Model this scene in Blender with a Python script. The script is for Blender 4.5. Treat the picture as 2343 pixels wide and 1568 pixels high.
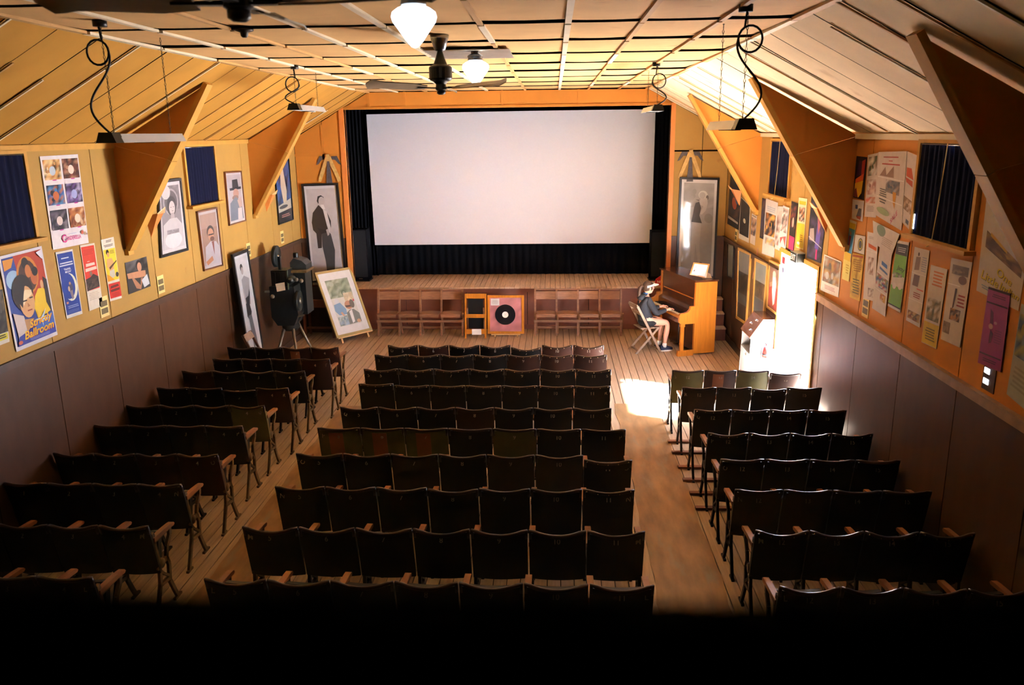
import bpy, bmesh, math, random
from mathutils import Vector, Matrix
random.seed(7)
S = bpy.context.scene
COL = S.collection
for o in list(bpy.data.objects):
    bpy.data.objects.remove(o)
PI = math.pi

# ---------------------------------------------------------------- camera, light, exposure
W_PX, H_PX, F_PX = 2343, 1568, 1874.278
CAM = Vector((0, 0, 3.8))
_th, _ya, _ro = math.radians(14.38), math.radians(3.023), math.radians(-0.732)
FWD = Vector((-math.sin(_ya) * math.cos(_th), math.cos(_ya) * math.cos(_th), -math.sin(_th)))
_r0 = Vector((math.cos(_ya), math.sin(_ya), 0))
_u0 = _r0.cross(FWD)
RGT = _r0 * math.cos(_ro) + _u0 * math.sin(_ro)
UPV = -_r0 * math.sin(_ro) + _u0 * math.cos(_ro)
cd = bpy.data.cameras.new('camera')
cam = bpy.data.objects.new('camera', cd)
COL.objects.link(cam)
cam.matrix_world = Matrix(((RGT.x, UPV.x, -FWD.x, CAM.x), (RGT.y, UPV.y, -FWD.y, CAM.y), (RGT.z, UPV.z, -FWD.z, CAM.z), (0, 0, 0, 1)))
cd.sensor_width = 23.6
cd.lens = F_PX / W_PX * 23.6
cd.clip_start = 0.02
cd.dof.use_dof = True
cd.dof.focus_distance = 12.5
cd.dof.aperture_fstop = 2.8
S.camera = cam

S.view_settings.view_transform = 'Standard'
S.view_settings.look = 'None'
S.view_settings.gamma = 1
S.view_settings.use_curve_mapping = False
S.view_settings.exposure = 0.0

wd = bpy.data.worlds.new('sky')
S.world = wd
wd.use_nodes = True
bg = wd.node_tree.nodes['Background']
bg.inputs[0].default_value = (0.80, 0.90, 1.0, 1)
bg.inputs[1].default_value = 4.0

XL, XR, YB, YF = -4.875, 3.206, 0.16, 15.6          # room: left, right, back (projection port) and front (proscenium)
ZD, ZE, ZC = 1.85, 3.74, 4.55                        # dado rail, eaves, flat ceiling
XCL, XCR = -3.42, 1.68                               # where the flat ceiling turns into the slopes
DY0, DY1, DZ = 10.02, 11.63, 2.13                    # daylight doorway in the right wall
ld = bpy.data.lights.new('doorway_daylight', 'AREA')
ld.shape = 'RECTANGLE'
ld.size, ld.size_y = DZ, DY1 - DY0 + 0.5
ld.energy = 430
ld.color = (0.78, 0.94, 1.25)
lo = bpy.data.objects.new('doorway_daylight', ld)
COL.objects.link(lo)
lo.location = (XR + 0.20, (DY0 + DY1) / 2, DZ / 2)
lo.rotation_euler = (0, math.radians(90 - 22), 0)     # sky light comes in slightly downwards
sd = bpy.data.lights.new('sun', 'SUN')
sd.energy = 800.0
sd.color = (0.80, 0.94, 1.22)
sd.angle = math.radians(5.0)
so = bpy.data.objects.new('sun', sd)
COL.objects.link(so)
so.location = (20, 5, 20)
_el = math.radians(43)                                        # sun slanting in through the doorway on to the floor
so.rotation_euler = Vector((-0.93 * math.cos(_el), 0.36 * math.cos(_el), -math.sin(_el))).to_track_quat('-Z', 'Y').to_euler()

def at(px, py, ax, val):
    """the point of the plane ax = val that photograph pixel (px, py) shows"""
    d = FWD + RGT * ((px - W_PX / 2) / F_PX) - UPV * ((py - H_PX / 2) / F_PX)
    i = 'xyz'.index(ax)
    return CAM + d * ((val - CAM[i]) / d[i])

# ---------------------------------------------------------------- materials
def lin(c):
    return tuple((x / 255 / 12.92) if x / 255 <= 0.04045 else ((x / 255 + 0.055) / 1.055) ** 2.4 for x in c)

MATS = {}
def mat(name, rgb, rough=0.6, metal=0.0, var=0.12, scale=5.0, stretch=(1, 1, 1), bump=0.0, spec=0.5, rnd=0.0, coat=0.0,
        emit=None, estr=0.0, spots=None, attr=False):
    if name in MATS:
        return MATS[name]
    m = bpy.data.materials.new(name)
    m.use_nodes = True
    nt = m.node_tree
    N, L = nt.nodes, nt.links
    b = N['Principled BSDF']
    b.inputs['Roughness'].default_value = rough
    b.inputs['Metallic'].default_value = metal
    b.inputs['Specular IOR Level'].default_value = spec
    b.inputs['Coat Weight'].default_value = coat
    b.inputs['Coat Roughness'].default_value = 0.06
    tc = N.new('ShaderNodeTexCoord')
    mp = N.new('ShaderNodeMapping')
    mp.inputs['Scale'].default_value = stretch
    L.new(tc.outputs['Object'], mp.inputs['Vector'])
    oi = N.new('ShaderNodeObjectInfo')
    sc = N.new('ShaderNodeVectorMath')
    sc.operation = 'SCALE'
    sc.inputs[0].default_value = (37, 53, 71)
    L.new(oi.outputs['Random'], sc.inputs['Scale'])
    L.new(sc.outputs[0], mp.inputs['Location'])
    nz = N.new('ShaderNodeTexNoise')
    nz.inputs['Scale'].default_value = scale
    nz.inputs['Detail'].default_value = 5
    L.new(mp.outputs[0], nz.inputs['Vector'])
    base = lin(rgb)
    mr = N.new('ShaderNodeMapRange')
    mr.inputs['From Min'].default_value = 0.3
    mr.inputs['From Max'].default_value = 0.7
    mr.inputs['To Min'].default_value = 1 - var
    mr.inputs['To Max'].default_value = 1 + var
    L.new(nz.outputs['Fac'], mr.inputs['Value'])
    val = mr.outputs[0]
    if rnd:
        r2 = N.new('ShaderNodeMapRange')
        r2.inputs['To Min'].default_value = 1 - rnd
        r2.inputs['To Max'].default_value = 1 + rnd
        L.new(oi.outputs['Random'], r2.inputs['Value'])
        mu = N.new('ShaderNodeMath')
        mu.operation = 'MULTIPLY'
        L.new(val, mu.inputs[0])
        L.new(r2.outputs[0], mu.inputs[1])
        val = mu.outputs[0]
    vm = N.new('ShaderNodeVectorMath')
    vm.operation = 'SCALE'
    if attr:
        at_ = N.new('ShaderNodeVertexColor')
        at_.layer_name = 'Col'
        L.new(at_.outputs['Color'], vm.inputs[0])
    else:
        vm.inputs[0].default_value = base
    L.new(val, vm.inputs['Scale'])
    out = vm.outputs[0]
    if spots:
        (sr, ss, lo_, hi_) = spots
        n2 = N.new('ShaderNodeTexNoise')
        n2.inputs['Scale'].default_value = ss
        n2.inputs['Detail'].default_value = 6
        L.new(mp.outputs[0], n2.inputs['Vector'])
        m2 = N.new('ShaderNodeMapRange')
        m2.inputs['From Min'].default_value = lo_
        m2.inputs['From Max'].default_value = hi_
        L.new(n2.outputs['Fac'], m2.inputs['Value'])
        mx = N.new('ShaderNodeMix')
        mx.data_type = 'RGBA'
        L.new(m2.outputs[0], mx.inputs['Factor'])
        L.new(out, mx.inputs['A'])
        mx.inputs['B'].default_value = (*lin(sr), 1)
        out = mx.outputs['Result']
    L.new(out, b.inputs['Base Color'])
    if bump:
        bp = N.new('ShaderNodeBump')
        bp.inputs['Strength'].default_value = bump
        bp.inputs['Distance'].default_value = 0.01
        L.new(nz.outputs['Fac'], bp.inputs['Height'])
        L.new(bp.outputs[0], b.inputs['Normal'])
    if emit:
        b.inputs['Emission Color'].default_value = (*lin(emit), 1)
        b.inputs['Emission Strength'].default_value = estr
    MATS[name] = m
    return m

m_yellow = mat('yellow_paint', (165, 127, 63), 0.7, var=0.06, scale=2, rnd=0.05, spots=((150, 105, 55), 3.2, 0.66, 0.80), spec=0.3)
m_ytrim = mat('yellow_trim', (184, 136, 60), 0.6, var=0.08, scale=8, rnd=0.05, spec=0.3)
m_amber = mat('amber_board', (190, 122, 44), 0.65, var=0.08, scale=2, rnd=0.05, spec=0.3)
m_brown = mat('brown_panel', (82, 53, 33), 0.42, var=0.16, scale=7, stretch=(1, 1, 0.5), rnd=0.06, spec=0.35)
m_rail = mat('dado_rail', (76, 50, 36), 0.5, var=0.2, scale=9)
m_gap = mat('joint_dark', (26, 17, 11), 0.9, var=0.1, spec=0.1)
m_ceil = mat('ceiling_board', (206, 164, 108), 0.8, var=0.07, scale=2.5, rnd=0.04, spots=((170, 125, 75), 2.5, 0.64, 0.85), spec=0.2)
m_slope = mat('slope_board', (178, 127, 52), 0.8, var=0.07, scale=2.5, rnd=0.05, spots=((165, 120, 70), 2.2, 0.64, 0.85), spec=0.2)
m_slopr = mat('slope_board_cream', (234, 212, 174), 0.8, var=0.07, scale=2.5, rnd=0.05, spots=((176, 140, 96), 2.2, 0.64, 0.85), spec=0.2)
m_batw = mat('white_batten', (214, 200, 172), 0.6, var=0.06, rnd=0.05)
m_batt = mat('tan_batten', (188, 144, 86), 0.7, var=0.08, rnd=0.05)
m_plank = mat('floor_plank', (182, 152, 122), 0.4, var=0.16, scale=6, stretch=(8, 0.5, 1), rnd=0.10, bump=0.05, spec=0.4)
m_stplank = mat('stage_plank', (214, 178, 146), 0.55, var=0.16, scale=6, stretch=(8, 0.6, 1), rnd=0.08, spec=0.35)
m_lino = mat('worn_lino', (152, 114, 74), 0.42, var=0.3, scale=3, stretch=(3, 0.8, 1), spots=((140, 130, 112), 2.5, 0.56, 0.78), spec=0.4)
m_stage = mat('stage_front', (124, 72, 52), 0.55, var=0.15, scale=4, rnd=0.06)
m_black = mat('black_drape', (16, 17, 21), 0.95, var=0.2, scale=30, spec=0.05)
m_screen = mat('screen_cloth', (240, 242, 250), 0.85, var=0.012, scale=60, spec=0.1)
m_post = mat('proscenium_post', (206, 124, 56), 0.55, var=0.1, scale=6, stretch=(2, 2, 0.3))
m_navy = mat('navy_curtain', (18, 21, 44), 0.9, var=0.25, scale=12, stretch=(3, 3, 0.3), spec=0.1)
m_iron = mat('dark_iron', (46, 36, 26), 0.45, metal=0.5, var=0.2, scale=12)
m_tanirn = mat('tan_iron', (112, 88, 52), 0.45, metal=0.3, var=0.25, scale=12)
m_arm = mat('armrest_wood', (142, 88, 48), 0.38, var=0.15, scale=6, stretch=(6, 0.8, 6), rnd=0.08)
m_seatblk = mat('seat_black', (14, 11, 10), 0.42, var=0.2, scale=7, rnd=0.25)
m_seatbrn = mat('seat_brown', (58, 30, 20), 0.42, var=0.2, scale=7, rnd=0.2)
m_seatolv = mat('seat_olive', (98, 94, 50), 0.5, var=0.14, scale=7, rnd=0.1)
m_seatgry = mat('seat_greybrown', (66, 56, 46), 0.5, var=0.18, scale=7, rnd=0.1)
m_patch = mat('seat_patch', (142, 86, 52), 0.5, var=0.15, scale=7)
m_toprail = mat('seat_piping', (52, 32, 22), 0.3, var=0.2, scale=9)
m_stud = mat('brass_stud', (226, 206, 170), 0.2, metal=1.0, var=0.05)
m_numb = mat('faded_number', (150, 138, 120), 0.6, var=0.2, scale=40)
m_print = mat('poster_print', (255, 255, 255), 0.55, var=0.06, scale=14, attr=True, spec=0.3)
m_glossy = mat('glazed_print', (255, 255, 255), 0.5, var=0.05, scale=10, attr=True, spec=0.4, coat=0.6)
m_steel = mat('grey_steel', (176, 180, 186), 0.35, metal=0.6, var=0.06, scale=4)
m_htr = mat('heater_shell', (188, 196, 202), 0.4, metal=0.5, var=0.05)
m_blk = mat('black_metal', (20, 20, 22), 0.4, metal=0.3, var=0.15, scale=10)
m_cord = mat('black_cord', (15, 14, 14), 0.55, var=0.1)
m_chain = mat('chain_metal', (92, 78, 58), 0.4, metal=0.8, var=0.1)
m_piano = mat('piano_oak', (196, 122, 38), 0.3, var=0.16, scale=5, stretch=(5, 5, 0.5), coat=0.25)
m_pianod = mat('piano_dark', (84, 44, 24), 0.25, var=0.2, scale=5, stretch=(2, 2, 1), coat=0.25)
m_ivory = mat('ivory_key', (232, 226, 208), 0.3, var=0.03)
m_ebony = mat('ebony_key', (18, 16, 15), 0.25, var=0.05)
m_chairw = mat('folding_chair_wood', (142, 96, 66), 0.45, var=0.2, scale=7, stretch=(1, 4, 4), rnd=0.08)
m_gold = mat('gilt_frame', (206, 160, 84), 0.35, metal=0.35, var=0.1, scale=9)
m_blkfr = mat('black_frame', (24, 22, 22), 0.35, var=0.1)
m_brnfr = mat('brown_frame', (112, 66, 38), 0.4, var=0.15)
m_paleoak = mat('pale_wood', (222, 176, 118), 0.45, var=0.1, scale=7)
m_white = mat('white_card', (236, 232, 224), 0.6, var=0.03)
m_red = mat('red_paint', (200, 30, 26), 0.3, var=0.08)
m_cream = mat('cream_plate', (216, 192, 122), 0.55, var=0.08)
m_dslot = mat('vent_slot', (96, 82, 48), 0.7, var=0.15)
m_day = mat('daylight_slot', (255, 255, 255), 0.6, emit=(236, 242, 255), estr=8)
m_globe = mat('opal_globe', (240, 240, 238), 0.25, emit=(232, 246, 255), estr=3)
m_chrome = mat('fitting_metal', (150, 152, 156), 0.25, metal=0.9, var=0.05)
m_fanb = mat('fan_blade', (150, 132, 108), 0.35, var=0.15, scale=7, stretch=(1, 4, 1), coat=0.15)
m_gun = mat('gunmetal', (40, 44, 42), 0.35, metal=0.5, var=0.2, scale=12)
m_skin = mat('skin', (232, 176, 150), 0.5, var=0.04)
m_hood = mat('charcoal_fleece', (48, 52, 60), 0.9, var=0.12, scale=40)
m_hair = mat('brown_hair', (74, 52, 38), 0.5, var=0.25, scale=18, stretch=(1, 1, 0.3))
m_visor = mat('white_visor', (244, 244, 240), 0.6, var=0.02)
m_navys = mat('navy_shoe', (32, 36, 66), 0.6, var=0.15)
m_ground = mat('pale_gravel', (206, 186, 160), 0.9, var=0.15, scale=4)
m_booth = mat('booth_black', (8, 8, 9), 0.95, var=0.1, spec=0.02)
m_corr = mat('corrugated_iron', (176, 168, 156), 0.35, metal=0.7, var=0.1)

# ---------------------------------------------------------------- mesh builder
class MB:
    def __init__(s):
        s.v, s.f, s.m, s.sm, s.c = [], [], [], [], []
    def add(s, vs, fs, m=0, smooth=False, col=None):
        k = len(s.v)
        s.v.extend([Vector(p) for p in vs])
        for f in fs:
            s.f.append(tuple(i + k for i in f))
            s.m.append(m); s.sm.append(smooth); s.c.append(col)
        return s
    def box(s, a, b, m=0, col=None):
        x0, y0, z0 = a; x1, y1, z1 = b
        return s.add([(x0, y0, z0), (x1, y0, z0), (x1, y1, z0), (x0, y1, z0), (x0, y0, z1), (x1, y0, z1), (x1, y1, z1), (x0, y1, z1)],
                     [(0, 3, 2, 1), (4, 5, 6, 7), (0, 1, 5, 4), (1, 2, 6, 5), (2, 3, 7, 6), (3, 0, 4, 7)], m, False, col)
    def bar(s, p, q, w, h, m=0, side=None):
        p, q = Vector(p), Vector(q)
        d = (q - p).normalized()
        sd_ = Vector(side) if side else (Vector((0, 0, 1)).cross(d) if abs(d.z) < 0.95 else Vector((1, 0, 0)))
        sd_ = (sd_ - d * sd_.dot(d)).normalized()
        up = d.cross(sd_)
        vs = []
        for c in (p, q):
            for a, b in ((-1, -1), (1, -1), (1, 1), (-1, 1)):
                vs.append(c + sd_ * (a * w / 2) + up * (b * h / 2))
        return s.add(vs, [(0, 1, 2, 3), (7, 6, 5, 4), (0, 4, 5, 1), (1, 5, 6, 2), (2, 6, 7, 3), (3, 7, 4, 0)], m)
    def tube(s, pts, r, n=8, m=0, caps=True):
        pts = [Vector(p) for p in pts]
        rs = r if isinstance(r, (list, tuple)) else [r] * len(pts)
        vs, fs = [], []
        prev = None
        for i, p in enumerate(pts):
            d = (pts[min(i + 1, len(pts) - 1)] - pts[max(i - 1, 0)]).normalized()
            if prev is None:
                a = d.orthogonal().normalized()
            else:
                a = (prev - d * prev.dot(d))
                a = a.normalized() if a.length > 1e-6 else d.orthogonal().normalized()
            prev = a
            b = d.cross(a)
            for k in range(n):
                t = 2 * PI * k / n
                vs.append(p + (a * math.cos(t) + b * math.sin(t)) * rs[i])
        for i in range(len(pts) - 1):
            for k in range(n):
                fs.append((i * n + k, i * n + (k + 1) % n, (i + 1) * n + (k + 1) % n, (i + 1) * n + k))
        if caps:
            fs.append(tuple(range(n - 1, -1, -1)))
            fs.append(tuple((len(pts) - 1) * n + k for k in range(n)))
        return s.add(vs, fs, m, True)
    def lathe(s, prof, c=(0, 0, 0), n=20, m=0, axis='z', ang=0, smooth=True):
        c = Vector(c)
        vs, fs = [], []
        for r, z in prof:
            for k in range(n):
                t = 2 * PI * k / n + ang
                x, y = r * math.cos(t), r * math.sin(t)
                vs.append(c + Vector({'z': (x, y, z), 'y': (x, z, y), 'x': (z, x, y)}[axis]))
        for i in range(len(prof) - 1):
            for k in range(n):
                q = (i * n + k, i * n + (k + 1) % n, (i + 1) * n + (k + 1) % n, (i + 1) * n + k)
                fs.append(q if axis == 'z' or axis == 'x' else q[::-1])
        a, b = tuple(range(n - 1, -1, -1)), tuple((len(prof) - 1) * n + k for k in range(n))
        if axis == 'y':
            a, b = a[::-1], b[::-1]
        fs += [a, b]
        return s.add(vs, fs, m, smooth)
    def ell(s, c, r, n=12, m=0, rot=None):
        vs, fs = [], []
        k = n // 2
        for i in range(1, k):
            t = PI * i / k
            for j in range(n):
                p = 2 * PI * j / n
                v = Vector((r[0] * math.sin(t) * math.cos(p), r[1] * math.sin(t) * math.sin(p), r[2] * math.cos(t)))
                vs.append(v)
        vs += [Vector((0, 0, r[2])), Vector((0, 0, -r[2]))]
        T, B = len(vs) - 2, len(vs) - 1
        for i in range(k - 2):
            for j in range(n):
                fs.append((i * n + j, (i + 1) * n + j, (i + 1) * n + (j + 1) % n, i * n + (j + 1) % n))
        for j in range(n):
            fs.append((T, j, (j + 1) % n))
            fs.append((B, (k - 2) * n + (j + 1) % n, (k - 2) * n + j))
        if rot is not None:
            vs = [rot @ v for v in vs]
        return s.add([v + Vector(c) for v in vs], fs, m, True)
    def prism(s, poly, d, m=0, col=None):
        """closed polygon (list of 3-D points, planar) pushed along vector d"""
        n = len(poly)
        d = Vector(d)
        poly = [Vector(p) for p in poly]
        return s.add(poly + [p + d for p in poly], [tuple(range(n - 1, -1, -1)), tuple(range(n, 2 * n))] +
                     [(i, (i + 1) % n, n + (i + 1) % n, n + i) for i in range(n)], m, False, col)
    def sheet(s, fn, nu, nv, th, m=0, smooth=True, rim=None):
        """grid surface fn(u,v) with a back side pushed by vector th"""
        th = Vector(th)
        vs, fs = [], []
        for j in range(nv + 1):
            for i in range(nu + 1):
                vs.append(Vector(fn(i / nu, j / nv)))
        k = len(vs)
        vs += [v + th for v in vs]
        q = lambda i, j: j * (nu + 1) + i
        for j in range(nv):
            for i in range(nu):
                a = (q(i, j), q(i + 1, j), q(i + 1, j + 1), q(i, j + 1))
                fs.append(a)
                fs.append(tuple(x + k for x in a[::-1]))
        edge = [q(i, 0) for i in range(nu + 1)] + [q(nu, j) for j in range(1, nv + 1)] + [q(i, nv) for i in range(nu - 1, -1, -1)] + [q(0, j) for j in range(nv - 1, 0, -1)]
        s.add(vs, fs, m, smooth)
        ev = [vs[a] for a in edge] + [vs[a + k] for a in edge]
        ne = len(edge)
        return s.add(ev, [((i + 1) % ne, i, i + ne, (i + 1) % ne + ne) for i in range(ne)], m if rim is None else rim, False)
    def mesh(s, name, mats, off=(0, 0, 0)):
        me = bpy.data.meshes.new(name)
        off = Vector(off)
        me.from_pydata([tuple(v - off) for v in s.v], [], s.f)
        for mt in mats:
            me.materials.append(mt)
        me.polygons.foreach_set('material_index', s.m)
        me.polygons.foreach_set('use_smooth', s.sm)
        if any(c is not None for c in s.c):
            ca = me.color_attributes.new('Col', 'FLOAT_COLOR', 'CORNER')
            for p in me.polygons:
                c = s.c[p.index] or (0.8, 0.8, 0.8)
                for q, li in enumerate(p.loop_indices):
                    cc = c[q] if isinstance(c[0], tuple) else c
                    ca.data[li].color = (cc[0] * 0.74, cc[1] * 0.74, cc[2] * 0.74, 1)
        me.update()
        return me
    def build(s, name, mats, parent=None, loc=None, **tags):
        """ONE mesh object; world-space vertices, origin at loc / at the parent / at the middle of its underside"""
        mats = mats if isinstance(mats, (list, tuple)) else [mats]
        if parent is not None:
            off = Vector(parent.get('_o', (0, 0, 0))) if loc is None else Vector(loc)
        elif loc is not None:
            off = Vector(loc)
        else:
            xs, ys, zs = zip(*[tuple(v) for v in s.v])
            off = Vector(((min(xs) + max(xs)) / 2, (min(ys) + max(ys)) / 2, min(zs)))
        o = bpy.data.objects.new(name, s.mesh(name, mats, off))
        COL.objects.link(o)
        if parent is not None:
            o.parent = parent
            o['_o'] = tuple(off)
        else:
            o.location = off
            o['_o'] = tuple(off)
        for k, v in tags.items():
            o[k] = v
        return o

def thing(name, label, cat, loc=(0, 0, 0), group=None):
    o = bpy.data.objects.new(name, None)
    COL.objects.link(o)
    o.empty_display_size = 0.1
    o.location = loc
    o['_o'] = tuple(loc)
    o['label'], o['category'] = label, cat
    if group:
        o['group'] = group
    return o

def struct(name, mb, mats, label=None):
    o = mb.build(name, mats, None, (0, 0, 0), kind='structure')
    if label:
        o['label'] = label
    return o

def part(mesh, name, parent, loc=(0, 0, 0), rot=(0, 0, 0), scale=(1, 1, 1)):
    """a copy that shares its mesh data"""
    o = bpy.data.objects.new(name, mesh)
    COL.objects.link(o)
    o.parent = parent
    o.location, o.rotation_euler, o.scale = loc, rot, scale
    return o

_txt = {}
def text_mesh(body, shear=0.0, bold=0.0):
    """flat letter outlines as (verts, faces), about 1 unit cap height, centred"""
    key = (body, shear, bold)
    if key not in _txt:
        cu = bpy.data.curves.new('t', 'FONT')
        cu.body, cu.shear, cu.offset = body, shear, bold
        cu.align_x, cu.align_y = 'CENTER', 'CENTER'
        cu.resolution_u = 3
        o = bpy.data.objects.new('t', cu)
        COL.objects.link(o)
        dg = bpy.context.evaluated_depsgraph_get()
        me = bpy.data.meshes.new_from_object(o.evaluated_get(dg))
        vs = [v.co.copy() for v in me.vertices]
        fs = [tuple(p.vertices) for p in me.polygons]
        bpy.data.objects.remove(o); bpy.data.curves.remove(cu); bpy.data.meshes.remove(me)
        if vs:
            x0, x1 = min(v.x for v in vs), max(v.x for v in vs)
            y0, y1 = min(v.y for v in vs), max(v.y for v in vs)
            vs = [Vector((v.x - (x0 + x1) / 2, v.y - (y0 + y1) / 2, 0)) / max(y1 - y0, 1e-6) for v in vs]
        _txt[key] = (vs, fs)
    return _txt[key]

# ================================================================ the setting
# ---- floor: dark sub-floor and one board after the other, running towards the stage
fl = struct('floor', MB().box((XL - 0.1, YB, -0.10), (XR + 0.1, 17.9, -0.022)), m_gap)
PW = 0.1175
n_pl = int((XR - XL) / PW) + 1
pm = MB().box((-PW / 2 + 0.0042, YB, -0.02), (PW / 2 - 0.0042, 15.9, 0)).mesh('plank', [m_plank])
for i in range(n_pl):
    part(pm, 'plank', fl, (XL + PW * (i + 0.5), 0, random.uniform(-0.0012, 0)))

def lino(name, x0, x1, y0, y1, label):
    mb = MB()
    def f(u, v):
        w = 0.012 * math.sin(v * 31) + 0.01 * math.sin(v * 77 + 1)
        return (x0 + (x1 - x0) * u + w, y0 + (y1 - y0) * v, 0.004)
    mb.sheet(f, 3, 40, (0, 0, -0.0035), 0, False)
    mb.build(name, m_lino, label=label, category='floor runner')
lino('linoleum_runner', 0.87, 1.46, 3.0, 11.25, 'worn brown linoleum strip along the aisle nearer the piano')
lino('linoleum_runner', -3.06, -2.55, 3.0, 11.1, 'worn greyish linoleum strip along the aisle nearer the left wall')

# ---- stage
ZS, YSF, YSB = 0.85, 15.9, 17.5
st = MB()
st.box((XL, YSF + 0.02, 0), (XR, YSB + 0.3, ZS - 0.03))
stage = struct('stage', st, m_gap, 'low wooden stage below the white screen')
spm = MB().box((-0.0465, YSF - 0.03, ZS - 0.03), (0.0465, YSB + 0.3, ZS)).mesh('plank', [m_stplank])
for i in range(int((XR - XL) / 0.1) + 1):
    part(spm, 'plank', stage, (XL + 0.1 * (i + 0.5), 0, random.uniform(-0.001, 0)))
fpm = MB().box((-0.6, YSF, 0), (0.6, YSF + 0.02, ZS - 0.09)).mesh('front_panel', [m_stage])
for i in range(6):
    part(fpm, 'front_panel', stage, (-3.95 + 1.21 * i + 0.4, 0, 0))
MB().box((-3.94, YSF - 0.02, ZS - 0.1), (2.15, YSF + 0.02, ZS - 0.031)).build('edge_moulding', m_stage, stage)
bb = MB().box((-3.94, YSF - 0.015, 0), (2.15, YSF, 0.09)); bb.build('skirting', m_stage, stage)

# ---- walls
def panel(parent, name, a, b, m):
    return MB().box(a, b).build(name, m, parent)

G = 0.006
wl = struct('wall_left', MB().box((XL - 0.12, YB, -0.1), (XL - 0.02, 17.9, ZE + 0.06)), m_gap)
seams_l = [YB, 2.0, 3.1, 4.2, 5.3, 6.4, 7.5, 8.6, 9.7, 10.79, 11.85, 12.85, 14.05, 15.1, 15.6]
for a, b in zip(seams_l, seams_l[1:]):
    panel(wl, 'panel', (XL - 0.022, a + G, ZD), (XL, b - G, ZE + 0.03), m_yellow)
    panel(wl, 'lower_panel', (XL - 0.022, a + G, 0), (XL - 0.002, b - G, ZD - 0.02), m_brown)
t = struct('trim_1', MB().box((XL - 0.02, YB, ZD - 0.055), (XL + 0.018, YF, ZD + 0.012)).box((XL - 0.02, YB, ZD + 0.012), (XL + 0.03, YF, ZD + 0.022)), m_rail, 'brown dado rail along the left wall')
struct('baseboard_left', MB().box((XL - 0.02, YB, 0), (XL + 0.015, YF, 0.12)), m_rail)
t = struct('trim_2', MB().box((XL - 0.02, YB, ZE - 0.055), (XL + 0.02, YF, ZE + 0.005)), m_ytrim, 'yellow cornice strip at the top of the left wall')

wr = struct('wall_right', MB().box((XR + 0.02, YB, -0.1), (XR + 0.12, DY0 - 0.05, ZE + 0.06)).box((XR + 0.02, DY1 + 0.05, -0.1), (XR + 0.12, 17.9, ZE + 0.06))
            .box((XR + 0.02, DY0 - 0.05, DZ + 0.05), (XR + 0.12, DY1 + 0.05, ZE + 0.06)), m_gap)
seams_r = [YB, 2.0, 3.1, 4.2, 5.3, 6.4, 7.5, 8.62, 9.74, 10.02, 10.8, 11.63, 12.55, 13.6, 14.7, 15.6]
for a, b in zip(seams_r, seams_r[1:]):
    z0 = DZ + 0.03 if a >= 10.0 and b <= 11.65 else ZD
    panel(wr, 'panel', (XR, a + G, z0), (XR + 0.022, b - G, ZE + 0.03), m_yellow if b < 5.3 or a > 8.7 else m_amber)
    if not (a >= 10.0 and b <= 11.65):
        panel(wr, 'lower_panel', (XR + 0.002, a + G, 0), (XR + 0.022, b - G, ZD - 0.02), m_brown)
def rail_r(y0, y1):
    mb = MB()
    n = 12
    for i in range(n):
        a, b = y0 + (y1 - y0) * i / n, y0 + (y1 - y0) * (i + 1) / n
        mb.box((XR - 0.018, a, ZD - 0.075), (XR + 0.02, b, ZD + 0.01))
    mb.box((XR - 0.045, y0, ZD + 0.01), (XR + 0.02, y1, ZD + 0.022))
    return mb
struct('trim_3', rail_r(YB, DY0 - 0.06), mat('bare_rail', (150, 118, 92), 0.4, var=0.2, scale=9), 'worn dado rail along the right wall from the doorway towards the camera')
struct('trim_4', rail_r(DY1 + 0.07, YF), m_rail, 'dark dado rail on the right wall between doorway and stage')
struct('baseboard_right', MB().box((XR - 0.015, YB, 0), (XR + 0.02, DY0 - 0.07, 0.12)).box((XR - 0.015, DY1 + 0.07, 0), (XR + 0.02, YF, 0.12)), m_rail)
struct('trim_5', MB().box((XR - 0.03, YB, ZE - 0.05), (XR + 0.02, YF, ZE + 0.005)), m_batw, 'pale cornice strip at the top of the right wall')
# doorway lining
door = struct('door_1', MB().box((XR - 0.015, DY0 - 0.065, 0), (XR + 0.13, DY0, DZ + 0.06)).box((XR - 0.015, DY1, 0), (XR + 0.13, DY1 + 0.065, DZ + 0.06))
              .box((XR - 0.015, DY0, DZ), (XR + 0.13, DY1, DZ + 0.06)), m_ytrim, 'open doorway full of white daylight in the right wall')
MB().box((XR, DY0, -0.02), (XR + 0.14, DY1, 0.012)).build('threshold', m_rail, door)
struct('ground_outside', MB().box((XR + 0.12, -20, -0.3), (60, 45, -0.06)), m_ground, 'pale sunlit gravel outside the doorway')

# ---- front wall with proscenium opening
PX0, PX1, PZ = -3.90, 2.13, 4.27
wf = MB()
wf.box((XL, YF + 0.03, 0), (PX0, YF + 0.12, 4.7)).box((PX1, YF + 0.03, 0), (XR, YF + 0.12, 4.7)).box((PX0, YF + 0.03, PZ), (PX1, YF + 0.12, 4.7))
wfo = struct('wall_front', wf, m_gap)
def slope_z(x):
    if x < XCL: return ZE + (x - XL) / (XCL - XL) * (ZC - ZE)
    if x > XCR: return ZE + (XR - x) / (XR - XCR) * (ZC - ZE)
    return ZC
def fpanel(x0, x1, z0, z1=None, m=m_amber):
    zt = [min(z1 or 9, slope_z(x) - 0.005) for x in (x0, x1)]
    MB().prism([(x0 + G, YF, z0), (x1 - G, YF, z0), (x1 - G, YF, zt[1]), (x0 + G, YF, zt[0])], (0, 0.03, 0)).build('panel', m, wfo)
for x0, x1 in ((XL, -4.33), (-4.33, -3.98)):
    fpanel(x0, x1, ZD, 3.42); fpanel(x0, x1, 3.45)
    fpanel(x0, x1, 0, ZD - 0.02, m_brown)
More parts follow.
